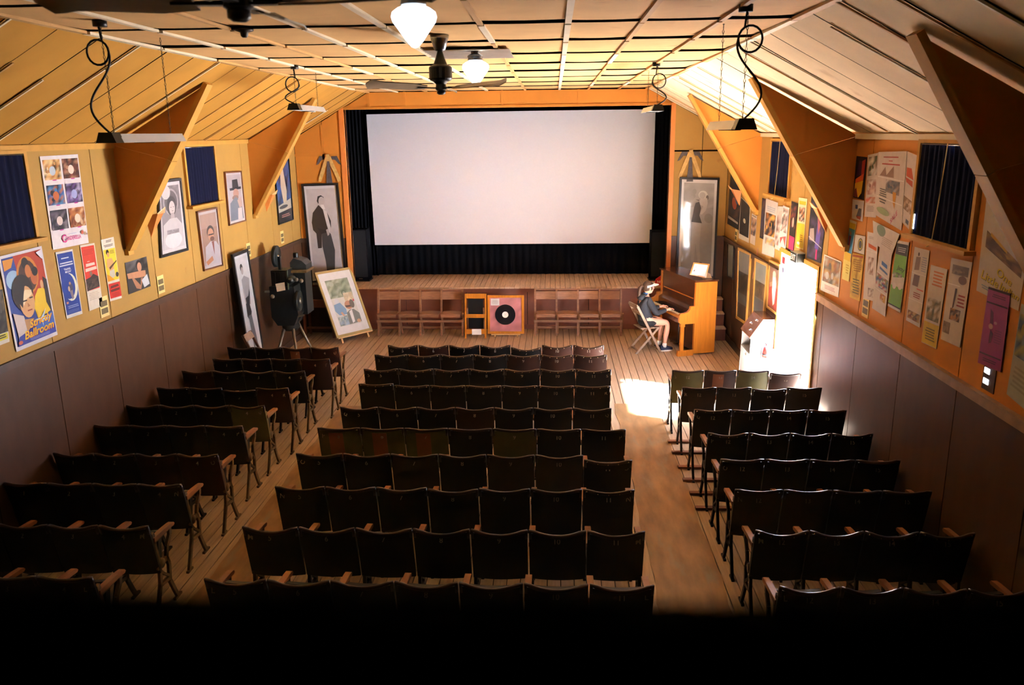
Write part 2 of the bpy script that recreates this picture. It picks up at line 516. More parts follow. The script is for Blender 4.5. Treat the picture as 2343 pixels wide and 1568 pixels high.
for x0, x1 in ((2.2, 2.72), (2.72, XR)):
    fpanel(x0, x1, ZD, 3.42, m_yellow); fpanel(x0, x1, 3.45, None, m_yellow)
    fpanel(x0, x1, 0, ZD - 0.02, m_brown)
hx = [-3.98, -3.42, -2.75, -0.95, 0.45, 1.7, 2.2]
for a, b in zip(hx, hx[1:]):
    fpanel(a, b, PZ + 0.02)
bt = MB()
for x in hx[1:-1]:
    bt.box((x - 0.02, YF - 0.012, PZ), (x + 0.02, YF, ZC))
bt.box((-4.35, YF - 0.012, ZD), (-4.31, YF, 3.98))
bt.box((XL, YF - 0.012, 3.41), (-3.98, YF, 3.455))
bt.build('batten', m_amber, wfo)
struct('trim_6', MB().box((XL, YF - 0.018, ZD - 0.055), (-3.98, YF, ZD + 0.022)).box((2.2, YF - 0.018, ZD - 0.055), (XR, YF, ZD + 0.022)), m_rail, 'dark dado rail on the front wall either side of the screen')
struct('trim_7', MB().box((-3.99, YF - 0.025, 0), (PX0, YF + 0.14, PZ + 0.02)), m_post, 'orange proscenium post beside the portrait of a man in tails')
struct('trim_8', MB().box((PX1, YF - 0.025, 0), (2.21, YF + 0.14, PZ + 0.02)), m_post, 'orange proscenium post beside the portrait of a woman in a swimsuit')
struct('trim_9', MB().box((PX0, YF - 0.02, PZ - 0.02), (PX1, YF + 0.14, PZ + 0.02)), m_amber, 'amber beam across the top of the stage opening')
struct('wall_stage', MB().box((XL, 17.8, 0), (XR, 17.9, 4.75)).box((XL - 0.02, 15.7, 0), (-4.8, 17.8, 4.75)).box((3.15, 15.7, 0), (XR + 0.02, 17.8, 4.75))
       .box((XL, 15.7, 4.7), (XR, 17.9, 4.8)), m_black)

# ---- back wall with the projection port, and the projection booth round the camera
pzs = at(1171, 1372, 'y', YB + 0.01).z
struct('wall_back', MB().box((XL - 0.1, YB - 0.1, -0.1), (-1.1, YB, 4.8)).box((1.1, YB - 0.1, -0.1), (XR + 0.1, YB, 4.8)).box((-1.1, YB - 0.1, -0.1), (1.1, YB, pzs)).box((-1.1, YB - 0.1, 4.45), (1.1, YB, 4.8)), m_booth)
struct('trim_10', MB().box((-1.12, YB - 0.12, pzs - 0.03), (1.12, YB + 0.01, pzs)), m_booth, 'black sill of the projection port right in front of the camera')
struct('wall_booth', MB().box((-1.6, -1.6, 2.2), (1.6, YB - 0.1, 2.3)).box((-1.6, -1.6, 4.75), (1.6, YB - 0.1, 4.85)).box((-1.7, -1.6, 2.2), (-1.6, YB - 0.1, 4.85))
       .box((1.6, -1.6, 2.2), (1.7, YB - 0.1, 4.85)).box((-1.7, -1.7, 2.2), (1.7, -1.6, 4.85)), m_booth)

# ---- ceiling
ce = MB()
ce.box((XCL - 0.05, YB, ZC + 0.05), (XCR + 0.05, 15.75, ZC + 0.12))
for xa, xb in ((XL, XCL), (XR, XCR)):
    s_ = -1 if xa < 0 else 1
    ce.prism([(xa + s_ * 0.12, YB, ZE + 0.03), (xa + s_ * 0.12, YB, ZE + 0.12), (xb, YB, ZC + 0.12), (xb, YB, ZC + 0.04)], (0, 15.6, 0))
ceil = struct('ceiling', ce, m_gap)
ysx = [YB, 1.4, 2.6, 3.8, 5.0, 6.2, 7.39, 8.57, 9.77, 10.95, 12.15, 13.35, 14.5, 15.62]
xsx = [XCL, -2.88, -2.33, -1.80, -1.22, -0.52, 0.1, 0.62, 1.17, XCR]
for j, (a, b) in enumerate(zip(ysx, ysx[1:])):
    for i, (c, d) in enumerate(zip(xsx, xsx[1:])):
        h1, h2, sg = random.uniform(0, 0.004), random.uniform(0.010, 0.024), random.uniform(0.002, 0.007)
        def f(u, v, a=a, b=b, c=c, d=d, h1=h1, h2=h2, sg=sg):
            return (c + 0.002 + (d - c - 0.004) * (1 - u), a + 0.004 + (b - a - 0.022) * v,
                    ZC + h1 + (h2 - h1) * v * v - sg * 4 * u * (1 - u) * (0.3 + 0.7 * v))
        MB().sheet(f, 4, 4, (0, 0, 0.022), 0, False, 1).build('ceiling_panel', [m_ceil, m_gap], ceil)
wb = {0.1: m_batw, -1.22: m_batw, -1.80: m_batw, -2.88: m_batw, 1.17: m_batt}
for x in xsx[1:-1]:
    for j, (a, b) in enumerate(zip(ysx, ysx[1:])):
        mm = wb.get(x, m_batt)
        if random.random() < 0.15: mm = m_batw
        wv = 0.022 if mm is m_batw else 0.018
        y0_, y1_ = a + random.uniform(0.0, 0.04), b - random.uniform(0.015, 0.06)
        MB().box((x - wv, y0_, ZC - 0.014), (x + wv, y1_, ZC + 0.004)).build('batten', mm, ceil)
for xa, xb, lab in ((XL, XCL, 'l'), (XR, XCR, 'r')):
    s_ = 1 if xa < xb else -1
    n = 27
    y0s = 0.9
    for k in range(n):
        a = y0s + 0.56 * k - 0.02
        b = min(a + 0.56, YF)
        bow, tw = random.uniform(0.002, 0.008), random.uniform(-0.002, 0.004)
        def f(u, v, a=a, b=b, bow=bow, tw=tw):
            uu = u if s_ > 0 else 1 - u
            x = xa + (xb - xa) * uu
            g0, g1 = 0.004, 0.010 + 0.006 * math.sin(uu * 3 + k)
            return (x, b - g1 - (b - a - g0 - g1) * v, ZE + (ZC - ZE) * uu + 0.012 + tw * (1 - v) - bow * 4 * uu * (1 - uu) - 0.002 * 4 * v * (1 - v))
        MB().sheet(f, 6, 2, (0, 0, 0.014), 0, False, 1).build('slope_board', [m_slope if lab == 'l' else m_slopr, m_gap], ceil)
    nw = (ZC - ZE) / abs(xb - xa)
    for k in range(n):
        r = random.random()
        if r < (0.34 if lab == 'l' else 0.45):
            y = y0s + 0.56 * k - 0.02
            u0_, u1_ = (0.0, 1.0) if random.random() < 0.6 else (random.uniform(0, 0.3), random.uniform(0.6, 1))
            p = Vector((xa + (xb - xa) * u0_, y, ZE + (ZC - ZE) * u0_ - 0.006)); q = Vector((xa + (xb - xa) * u1_, y, ZE + (ZC - ZE) * u1_ - 0.006))
            MB().bar(p, q, 0.02, 0.012, side=(0, 1, 0)).build('batten', m_batw if r < 0.25 else m_batt, ceil)
    # cover strip where the slope meets the flat ceiling
    for j, (a, b) in enumerate(zip(ysx[3:], ysx[4:])):
        MB().box((xb - 0.03, a + 0.01, ZC - 0.016), (xb + 0.03, b - 0.03, ZC + 0.004)).build('cover_strip', m_batw if j in (2, 3) or random.random() < 0.25 else m_batt, ceil)

# ---- roof braces: triangular gussets with a heavy strut
def brace(side, Y, n):
    xw = XL if side < 0 else XR
    s_ = 1 if side < 0 else -1
    lo_ = Vector((xw + s_ * 0.05, Y, 2.56)); xt = xw + s_ * 1.14
    hi = Vector((xt, Y, slope_z(xt) - 0.02))
    label = n
    o = thing('roof_brace', label, 'roof brace', (xw, Y, 2.5), group='triangular roof braces')
    k = 0.55
    mid = lo_.lerp(hi, k)
    wallmid = Vector((xw, Y, ZE - 0.02))
    # two boarded gusset panels, split by a joint
    up = [(wallmid.x, Y - 0.012, wallmid.z), (hi.x, Y - 0.012, hi.z), (mid.x, Y - 0.012, mid.z + 0.001)]
    dn = [(xw, Y - 0.012, 2.56), (xw, Y - 0.012, wallmid.z - 0.004), (mid.x, Y - 0.012, mid.z - 0.003), (lo_.x, Y - 0.012, lo_.z)]
    if side > 0:
        up, dn = up[::-1], dn[::-1]
    MB().prism(up, (0, 0.024, 0)).build('gusset_panel', m_amber, o)
    MB().prism(dn, (0, 0.024, 0)).build('gusset_panel', m_amber, o)
    d = (hi - lo_).normalized()
    MB().bar(lo_, mid - d * 0.003, 0.15, 0.05, side=(0, 1, 0)).build('strut', m_ytrim, o)
    MB().bar(mid + d * 0.003, hi, 0.15, 0.05, side=(0, 1, 0)).build('strut', m_ytrim, o)
    MB().box((xw - 0.0 if s_ > 0 else xw - 0.05, Y - 0.06, 2.5), (xw + 0.05 if s_ > 0 else xw, Y + 0.06, 2.57)).build('bearer_block', m_ytrim, o)
    return lo_, d
brace(-1, 9.1, 'triangular amber roof brace on the left wall, the nearer one to the camera')
brace(-1, 13.2, 'triangular yellow roof brace on the left wall close to the stage')
brace(1, 5.1, 'big dark triangular roof brace at the upper right, nearest the camera')
brace(1, 9.1, 'triangular roof brace on the right wall beside the daylight doorway')
brace(1, 13.2, 'triangular pale roof brace on the right wall close to the stage')

# ---- sconces: little wooden pyramids on the brace feet
def sconce(px, py, x, s_, label):
    p = at(px, py, 'x', x)
    o = thing('wall_sconce', label, 'wall sconce', p, group='wooden wall sconces')
    b = Vector((p.x, p.y, p.z))
    w = 0.09
    A = [b + Vector((0, w, 0.10)), b + Vector((0, -w, 0.10)), b + Vector((s_ * 0.16, -w * 0.9, 0.13)), b + Vector((s_ * 0.16, w * 0.9, 0.13)), b + Vector((0, 0, -0.17))]
    fs = [(0, 1, 2, 3), (0, 4, 1), (1, 4, 2), (2, 4, 3), (3, 4, 0)]
    if s_ < 0: fs = [f[::-1] for f in fs]
    MB().add(A, fs).build('shade', m_post, o)
    MB().box((b.x - 0.01, b.y - 0.03, b.z - 0.02), (b.x + s_ * 0.01 if s_ > 0 else b.x + 0.005, b.y + 0.03, b.z + 0.14)).build('back_plate', m_amber, o)
    MB().prism([b + Vector((s_ * 0.16, -0.10, 0.12)), b + Vector((s_ * 0.16, 0.10, 0.12)), b + Vector((s_ * 0.22, 0.0, 0.19))], (0, 0, 0.012)).build('star_point', m_paleoak, o)
sconce(342, 512, XL, 1, 'wooden sconce under the nearer brace on the left wall')
sconce(608, 462, XL, 1, 'wooden sconce under the far brace on the left wall')
sconce(1893, 500, XR, -1, 'wooden sconce under the brace beside the doorway')
sconce(1694, 450, XR, -1, 'wooden sconce under the far brace on the right wall')

# ---- windows with navy curtains
def window(n, x, y0, y1, z0, z1, s_, label, clabel, cord=False):
    fr = MB()
    xo = x + s_ * 0.035
    lo_, hi = min(x - s_ * 0.01, xo), max(x - s_ * 0.01, xo)
    fr.box((lo_, y0 - 0.045, z0), (hi, y0, z1 + 0.03)).box((lo_, y1, z0), (hi, y1 + 0.045, z1 + 0.03)).box((lo_, y0, z1), (hi, y1, z1 + 0.03))
    w = struct('window_%d' % n, fr, m_ytrim, label)
    xs = x + s_ * 0.09
    MB().box((min(x, xs), y0 - 0.08, z0 - 0.035), (max(x, xs), y1 + 0.08, z0)).build('window_sill', m_ytrim, w)
    MB().box((min(x, x + s_ * 0.006), y0, z0), (max(x, x + s_ * 0.006), y1, z1)).build('pane', m_blk, w)
    c = MB()
    def f(u, v):
        a = u if s_ < 0 else 1 - u
        yy = y0 + 0.012 + (y1 - y0 - 0.024) * a
        return (x + s_ * (0.02 + 0.010 * math.sin(a * 70 + 0.6 * math.sin(v * 3)) + 0.004 * math.sin(a * 23)), yy, z1 - 0.005 - (z1 - z0 - 0.012) * v)
    c.sheet(f, 90, 3, (-s_ * 0.003, 0, 0))
    cu = thing('curtain', clabel, 'curtain', (x + s_ * 0.02, (y0 + y1) / 2, z0), group='navy window curtains')
    c.build('cloth', m_navy, cu)
    MB().tube([(x + s_ * 0.03, y0, z1 - 0.01), (x + s_ * 0.03, y1, z1 - 0.01)], 0.006, 6).build('curtain_wire', m_chrome, cu)
    if cord:
        ym = y0 + (y1 - y0) * 0.5
        MB().tube([(x + s_ * 0.045, ym - 0.02, z1), (x + s_ * 0.05, ym, (z0 + z1) / 2), (x + s_ * 0.06, ym + 0.04, z0 - 0.03), (x + s_ * 0.1, ym + 0.04, z0 - 0.05)], 0.004, 6).build('pull_cord', m_cream, cu)
    return w
window(1, XL, 6.42, 7.45, 2.9, 3.67, 1, 'dark window at the left edge above the ballroom poster', 'navy pleated curtain at the left edge, nearest the camera on that wall')
window(2, XL, 10.83, 11.78, 2.9, 3.67, 1, 'window between the framed portraits on the left wall', 'navy curtain above the portrait of a man with glasses')
w3 = window(3, XR, 6.45, 7.47, 2.88, 3.67, -1, 'dark window at the right edge above the pasted posters', 'near-black curtain at the right edge with a pale pull cord', True)
window(4, XR, 11.5, 12.5, 2.88, 3.64, -1, 'narrow-looking window above the row of posters beyond the doorway', 'navy curtain beyond the doorway between two roof braces', True)
MB().box((XR - 0.03, 7.44, 2.93), (XR - 0.026, 7.455, 3.06)).build('daylight_slit', m_day, w3)

# ---- wall vents
def vent(px, py, x, s_, label, lit=False):
    p = at(px, py, 'x', x)
    o = thing('wall_vent', label, 'wall vent', (x, p.y, p.z - 0.11), group='wall vents')
    MB().box((min(x, x + s_ * 0.008), p.y - 0.085, p.z - 0.11), (max(x, x + s_ * 0.008), p.y + 0.085, p.z + 0.11)).build('plate', m_cream if not lit else m_rail, o)
    for dz in (-0.045, 0.035):
        if lit:
            for dy in (0.012, 0.05):
                MB().box((x + s_ * 0.007, p.y + dy - 0.016, p.z + dz - 0.02), (x + s_ * 0.011, p.y + dy + 0.016, p.z + dz + 0.02)).build('opening', m_day, o)
        else:
            MB().box((min(x + s_ * 0.007, x + s_ * 0.010), p.y - 0.065, p.z + dz - 0.03), (max(x + s_ * 0.007, x + s_ * 0.010), p.y + 0.065, p.z + dz + 0.03)).build('slot', m_dslot, o)
vent(237, 702, XL, 1, 'cream vent plate under the red film poster on the left wall')
vent(367, 651, XL, 1, 'cream vent plate under the portrait of a woman with pearls')
vent(568, 572, XL, 1, 'cream vent plate above the leaning picture of a guitarist')
vent(645, 543, XL, 1, 'cream vent plate below the blue framed film poster')
vent(1982, 702, XR, -1, 'cream vent plate below the white posters near the doorway')
vent(2265, 862, XR, -1, 'dark vent below the pink poster with daylight shining through', True)
vent(1685, 539, XR, -1, 'small cream vent near the front corner of the right wall')

# ================================================================ stage: drapes, screen, loudspeakers
def drape(name, x0, x1, z0, z1, y, n, label, amp=0.025):
    mb = MB()
    mb.sheet(lambda u, v: (x0 + (x1 - x0) * u, y + amp * math.sin(u * n * 2 * PI) + 0.006 * math.sin(u * n * 5), z1 - (z1 - z0) * (1 - v)), max(8, n * 8), 2, (0, 0.006, 0))
    mb.build(name, m_black, label=label, category='stage curtain', group='black stage curtains')
SX0, SX1, SZ0, SZ1, SY = -3.80, 2.03, 1.515, 4.215, 17.2
drape('stage_curtain', -4.78, SX0 + 0.03, ZS, 4.6, 17.32, 14, 'black curtain hanging left of the white screen')
drape('stage_curtain', SX1 - 0.03, 3.1, ZS, 4.6, 17.32, 14, 'black curtain hanging right of the white screen')
drape('stage_curtain', SX0 - 0.1, SX1 + 0.1, SZ1 - 0.02, 4.62, 17.41, 40, 'black curtain strip above the white screen', 0.012)
drape('stage_curtain', SX0 - 0.1, SX1 + 0.1, ZS, SZ0 + 0.03, 17.41, 40, 'black skirt curtain below the white screen', 0.015)
sc = thing('cinema_screen', 'large white cinema screen above the stage', 'screen', ((SX0 + SX1) / 2, SY, SZ0))
TLs, TRs, BRs, BLs = at(838, 262, 'y', SY), at(1500, 250, 'y', SY), at(1490, 556, 'y', SY), at(858, 561, 'y', SY)
def scf(u, v):
    p = (TLs.lerp(TRs, u)).lerp(BLs.lerp(BRs, u), v)
    return (p.x, p.y, p.z + 0.012 * math.sin(u * PI) * (1 - v))
MB().sheet(scf, 16, 4, (0, 0.01, 0), 0, False).build('screen_cloth', m_screen, sc)
MB().box((SX0 + 0.06, SY + 0.03, SZ0 + 0.05), (SX1 - 0.06, SY + 0.07, SZ0 + 0.11)).box((SX0 + 0.06, SY + 0.03, SZ1 - 0.12), (SX1 - 0.06, SY + 0.07, SZ1 - 0.06))\
    .box((SX0 + 0.06, SY + 0.03, SZ0 + 0.05), (SX0 + 0.12, SY + 0.07, SZ1 - 0.06)).box((SX1 - 0.12, SY + 0.03, SZ0 + 0.05), (SX1 - 0.06, SY + 0.07, SZ1 - 0.06)).build('batten_frame', m_blk, sc)

def loudspeaker(x, y, h, label):
    o = thing('loudspeaker', label, 'loudspeaker', (x, y, ZS), group='black column loudspeakers')
    w, d = 0.17, 0.16
    MB().box((x - w, y - d, ZS), (x + w, y + d, ZS + h)).build('cabinet', m_black, o)
    MB().box((x - w + 0.015, y - d - 0.015, ZS + 0.09), (x + w - 0.015, y - d - 0.002, ZS + h - 0.02)).build('grille', mat('speaker_cloth', (24, 25, 29), 0.9, var=0.3, scale=120), o)
    MB().box((x - 0.03, y - d - 0.02, ZS + 0.05), (x + 0.05, y - d - 0.001, ZS + 0.065)).build('badge', m_chrome, o)
    MB().box((x - w - 0.02, y - d - 0.02, ZS - 0.0), (x + w + 0.02, y + d + 0.02, ZS + 0.02)).build('plinth', m_blk, o)
loudspeaker(-4.0, 16.75, 1.07, 'tall black loudspeaker on the stage left of the screen')
loudspeaker(2.12, 16.7, 1.0, 'tall black loudspeaker on the stage right of the screen, partly behind the piano')
# red sign on the stage edge
p = at(1509, 649, 'z', ZS)
rs = thing('red_sign', 'small red sign with pale lettering standing on the stage edge by the piano', 'sign', (p.x, 16.0, ZS))
MB().prism([(p.x - 0.13, 16.0, ZS), (p.x + 0.12, 16.0, ZS), (p.x + 0.12, 16.05, ZS + 0.2), (p.x + 0.02, 16.05, ZS + 0.2), (p.x - 0.10, 16.03, ZS + 0.12)], (0, 0.012, 0.004)).build('board', m_red, rs)
vs, fs = text_mesh('NOT', 0, 0.01)
MB().add([(p.x + v.x * 0.05, 15.99 + (ZS + 0.075 + v.y * 0.05 - ZS) * 0.25 - 0.006, ZS + 0.075 + v.y * 0.05) for v in vs], fs).build('lettering', m_white, rs)

# boomerang ornaments
def boomerangs(cx, label):
    y = YF - 0.012
    o = thing('wall_ornament', label, 'wall ornament', (cx, YF, 2.95), group='boomerang wall ornaments')
    dark = mat('dark_ornament', (78, 72, 74), 0.5, var=0.2, scale=30)
    tan = mat('tan_ornament', (196, 158, 92), 0.55, var=0.2, scale=20)
    def pl(pts, nm, m, dy=0):
        MB().prism([(cx + a, y - dy, b) for a, b in pts], (0, 0.012, 0)).build(nm, m, o)
    for s_ in (-1, 1):
        q = [(s_ * 0.06, 3.42), (s_ * 0.16, 3.42), (s_ * 0.24, 3.25), (s_ * 0.19, 3.27), (s_ * 0.13, 3.345), (s_ * 0.05, 3.35)]
        pl(q if s_ < 0 else q[::-1], 'boomerang', dark)
        q = [(s_ * 0.0, 3.43), (s_ * 0.05, 3.40), (s_ * 0.20, 3.02), (s_ * 0.21, 2.95), (s_ * 0.165, 2.94), (s_ * 0.12, 3.05), (s_ * 0.0, 3.33)]
        pl(q if s_ < 0 else q[::-1], 'club', tan, 0.013)
    pl([(-0.02, 3.32), (-0.06, 2.88), (0.06, 2.88), (0.02, 3.32)], 'shield', dark, 0.026)
    pl([(-0.035, 3.45), (-0.03, 3.36), (0.03, 3.36), (0.035, 3.45)], 'knot', tan, 0.03)
boomerangs(-4.24, 'boomerangs and clubs arranged on the wall above the man in tails')
boomerangs(2.51, 'boomerangs and clubs arranged on the wall above the woman in a swimsuit')

# ================================================================ cinema seats
SW = 0.45
def back_y(x, z):
    """backrest surface, sitter side towards +y; middle of the back bulges to the rear"""
    return 0.11 * (0.84 - z) / 0.48 - 0.03 * (1 - (2 * x / SW) ** 2)
def top_z(x, dip):
    t_ = abs(2 * x / (SW - 0.012))
    return 0.84 - dip * (1 - t_ ** 2) - 0.012 * max(0, (t_ - 0.9) * 10) ** 2
def backrest_mesh(m, dip, patch=False):
    mb = MB()
    w = SW - 0.012
    def f(u, v):
        x = (u - 0.5) * w
        z = 0.37 + (top_z(x, dip) - 0.012 - 0.37) * v
        return (x, back_y(x, z), z)
    mb.sheet(f, 10, 5, (0, 0.022, 0))
    if patch:
        def g(u, v):
            x = -0.03 + (u - 0.5) * 0.15
            z = 0.37 + (top_z(x, dip) - 0.03 - 0.37) * v
            return (x, back_y(x, z) - 0.004, z)
        mb.sheet(g, 3, 4, (0, 0.003, 0), 1)
    return mb.mesh('backrest', [m, m_patch])
def toprail_mesh(dip, studs):
    mb = MB()
    w = SW - 0.012
    pts = []
    for i in range(13):
        x = (i / 12 - 0.5) * (w - 0.022)
        z = top_z(x, dip)
        pts.append((x, back_y(x, z) + 0.010, z))
    k = len(pts)
    pts = [(pts[0][0] + 0.002, back_y(pts[0][0], 0.76) + 0.011, 0.76)] + pts + [(pts[-1][0] - 0.002, back_y(pts[-1][0], 0.76) + 0.011, 0.76)]
    mb.tube(pts, 0.0155, 7)
    if studs:
        for i in range(5):
            x = (i / 4 - 0.5) * w * 0.86
            z = top_z(x, dip) - 0.008
            mb.ell((x, back_y(x, z) - 0.006, z + 0.004), (0.0065, 0.0065, 0.0065), 6, 1)
    return mb.mesh('top_rail', [m_toprail, m_stud])
def pad_mesh(m):
    mb = MB()
    w = SW - 0.10
    def f(u, v):
        x = (u - 0.5) * w
        return (x, 0.15 + 0.07 * v + 0.004 - 0.02 * math.sin(u * PI), 0.40 + 0.28 * v)
    mb.sheet(f, 6, 3, (0, 0.055, -0.012))
    mb.bar((-w / 2, 0.15, 0.41), (w / 2, 0.15, 0.41), 0.03, 0.03)
    return mb.mesh('seat', [m])
def standard_mesh(m):
    mb = MB()
    W_, T = 0.026, 0.03
    def b(p, q, w=T):
        mb.bar((0, p[0], p[1]), (0, q[0], q[1]), W_, w, side=(1, 0, 0))
    def curve(ps, w=T):
        for p, q in zip(ps, ps[1:]): b(p, q, w)
    curve([(0.075, 0.74), (0.095, 0.60), (0.13, 0.43), (0.11, 0.28), (0.03, 0.10), (-0.01, 0.015)], 0.035)
    curve([(0.36, 0.665), (0.345, 0.59), (0.28, 0.52), (0.25, 0.43), (0.28, 0.36), (0.26, 0.22), (0.32, 0.09), (0.36, 0.015)], 0.035)
    b((0.09, 0.43), (0.27, 0.43), 0.04)
    b((0.06, 0.655), (0.35, 0.655), 0.025)
    b((0.085, 0.26), (0.27, 0.24))
    curve([(0.10, 0.41), (0.17, 0.33), (0.26, 0.26)], 0.022)
    b((-0.05, 0.01), (0.05, 0.01), 0.02)
    b((0.30, 0.01), (0.42, 0.01), 0.02)
    mb.lathe([(0.04, -0.018), (0.045, 0), (0.04, 0.018)], (0, 0.16, 0.43), 10, 0, 'x')
    return mb.mesh('standard', [m])
def arm_mesh():
    mb = MB()
    prof = [(0.068, 0.700), (0.12, 0.702), (0.24, 0.696), (0.35, 0.686), (0.40, 0.678), (0.415, 0.660), (0.40, 0.648), (0.30, 0.658), (0.068, 0.664)]
    mb.prism([(-0.024, a, b) for a, b in prof][::-1], (0.048, 0, 0))
    return mb.mesh('armrest', [m_arm])
MB_BACK = {}
def get_back(kind, dip):
    k = (kind, dip)
    if k not in MB_BACK:
        m = {'k': m_seatblk, 'b': m_seatbrn, 'o': m_seatolv, 'g': m_seatgry, 'p': m_seatolv, 'w': m_seatbrn}[kind]
        MB_BACK[k] = backrest_mesh(m, dip, kind in 'pw')
    return MB_BACK[k]
RAILS = {(d, s): toprail_mesh(d, s) for d in (0.018, 0.035, 0.05) for s in (0, 1)}
PADS = [pad_mesh(m_seatblk), pad_mesh(mat('seat_green', (34, 44, 40), 0.35, var=0.15))]
STD = {'i': standard_mesh(m_iron), 't': standard_mesh(m_tanirn)}
ARM = arm_mesh()
NUM = {}
def num_mesh(s):
    if s not in NUM:
        vs, fs = text_mesh(s, 0, 0.012)
        NUM[s] = MB().add([(v.x * 0.042, 0, v.y * 0.042) for v in vs], fs).mesh('seat_number', [m_numb])
    return NUM[s]
ORD = ['first', 'second', 'third', 'fourth', 'fifth', 'sixth', 'seventh', 'eighth', 'ninth', 'tenth']
KIND = {'k': 'black', 'b': 'dark brown', 'o': 'olive green', 'g': 'grey-brown', 'p': 'olive green patched', 'w': 'brown wood-patched'}
LET = 'UTSRQPONML'
def seat(x, y, sx, kind, dip, studs, num, label, group, first, last, dz=0, end='i', letter=None, lx=0):
    o = thing('cinema_chair', label, 'cinema chair', (x, y, 0), group)
    o.scale = (sx, 1, 1)
    part(get_back(kind, dip), 'backrest', o, (0, 0, dz))
    part(RAILS[(dip, studs)], 'top_rail', o, (0, 0, dz))
    part(random.choice(PADS), 'seat', o)
    for e in ([-SW / 2 + 0.024] + ([SW / 2 - 0.024] if last else [])):
        k = end if ((e < 0 and first) or e > 0) else 'i'
        part(STD[k], 'standard', o, (e, 0, 0))
        part(ARM, 'armrest', o, (e, 0, 0))
    zz = 0.755 + dz
    if num:
        xx = 0.0
        part(num_mesh(num), 'seat_number', o, (xx, back_y(xx, zz) - 0.0065, zz), (math.radians(-13), 0, 0))
    if letter:
        part(num_mesh(letter), 'row_letter', o, (lx, back_y(lx, zz) - 0.006, zz), (math.radians(-13), 0, 0))
    return o
CY = [11.38, 10.85, 10.14, 9.42, 8.61, 7.94, 7.24, 6.48, 5.73, 4.96]
CX0 = [-2.41, -2.49, -2.48, -2.38, -2.40, -2.47, -2.48, -2.43, -2.44, -2.42]
CX1 = [0.72, 0.73, 0.74, 0.68, 0.64, 0.74, 0.74, 0.69, 0.70, 0.68]
CK = ['kbkkkbb', 'kkkkbbb', 'kkkkkkk', 'kkkkkkk', 'kkkbkkk', 'pppkokk', 'kkgkggk', 'kkkkkkk', 'kkkkkkk', 'kkkkkkk']
CD = [0.05, 0.035, 0.035, 0.018, 0.035, 0.018, 0.035, 0.035, 0.05, 0.05]
low = {(0, 4): -0.035, (6, 6): -0.045, (3, 0): 0.02, (7, 3): -0.01}
for r in range(10):
    pit = (CX1[r] - CX0[r]) / 7
    for k in range(7):
        seat(CX0[r] + pit * (k + 0.5), CY[r], pit / SW, CK[r][k], CD[r], 1 if r in (0, 1, 2, 3) or (r, k) in ((6, 6), (7, 6)) else 0, str(5 + k),
             '%s tip-up chair, %s from left in %s row from stage, middle block' % (KIND[CK[r][k]], ORD[k], ORD[r]),
             'middle block cinema chairs', k == 0, k == 6, low.get((r, k), 0), 'i', LET[r] if k in (0, 6) else None, -0.16 if k == 0 else 0.17)
LY = [11.25, 10.62, 10.04, 9.3, 8.65, 7.98, 7.2, 6.5, 5.72, 4.95]
LX1 = [-3.09, -3.05, -3.22, -3.2, -3.27, -3.27, -3.22, -3.26, -3.18, -3.2]
LK = ['kkwb', 'kkkb', 'bkkk', 'kkkb', 'kkko', 'kkkk', 'kkbb', 'kkkk', 'kkkk', 'kkkk']
for r in range(10):
    pit = 0.41
    x0 = LX1[r] - 4 * pit
    for k in range(4):
        seat(x0 + pit * (k + 0.5), LY[r], pit / SW, LK[r][k], (0.035, 0.018)[r % 2], 0, str(1 + k),
             '%s tip-up chair, %s from left wall in %s row from stage, left block' % (KIND[LK[r][k]], ORD[k], ORD[r]),
             'left block cinema chairs', k == 0, k == 3, -0.03 if (r, k) == (3, 2) else 0, 't', LET[r] if k == 3 else None, 0.16)
RY = [10.1, 9.38, 8.57, 7.86, 7.17, 6.5, 5.77, 4.97]
RX0 = [1.5, 1.52, 1.53, 1.55, 1.54, 1.53, 1.53, 1.5]
RK = ['owob', 'ggkg', 'kkkk', 'kkkk', 'kkkk', 'ggkk', 'kkkk', 'kkkk']
for r in range(8):
    pit = 0.41
    for k in range(4):
        seat(RX0[r] + pit * (k + 0.5), RY[r], pit / SW, RK[r][k], (0.018, 0.018, 0.018, 0.035, 0.018, 0.018, 0.05, 0.05)[r], 1 if r in (2, 3, 6) else 0, str(12 + k),
             '%s tip-up chair, %s from aisle in %s row behind doorway, right block' % (KIND[RK[r][k]], ORD[k], ORD[r]),
             'right block cinema chairs', k == 0, k == 3, {(0, 3): -0.035, (1, 2): -0.02}.get((r, k), 0), 'i', LET[r + 2] if k == 0 else None, -0.17)
# timber runners the right-hand rows are screwed to
for r, nm in ((1, 'second'), (2, 'third'), (3, 'fourth')):
    y = RY[r]
    o = thing('floor_runner', 'timber runner on the floor under the %s row of the right block' % nm, 'timber runner', (2.3, y, 0), group='timber runners under the right block')
    for dy in (0.0, 0.36):
        MB().box((RX0[r] - 0.09, y + dy - 0.03, 0.004), (RX0[r] + 1.66, y + dy + 0.03, 0.03)).build('batten', mat('runner_wood', (128, 80, 50), 0.6, var=0.15, scale=6), o)

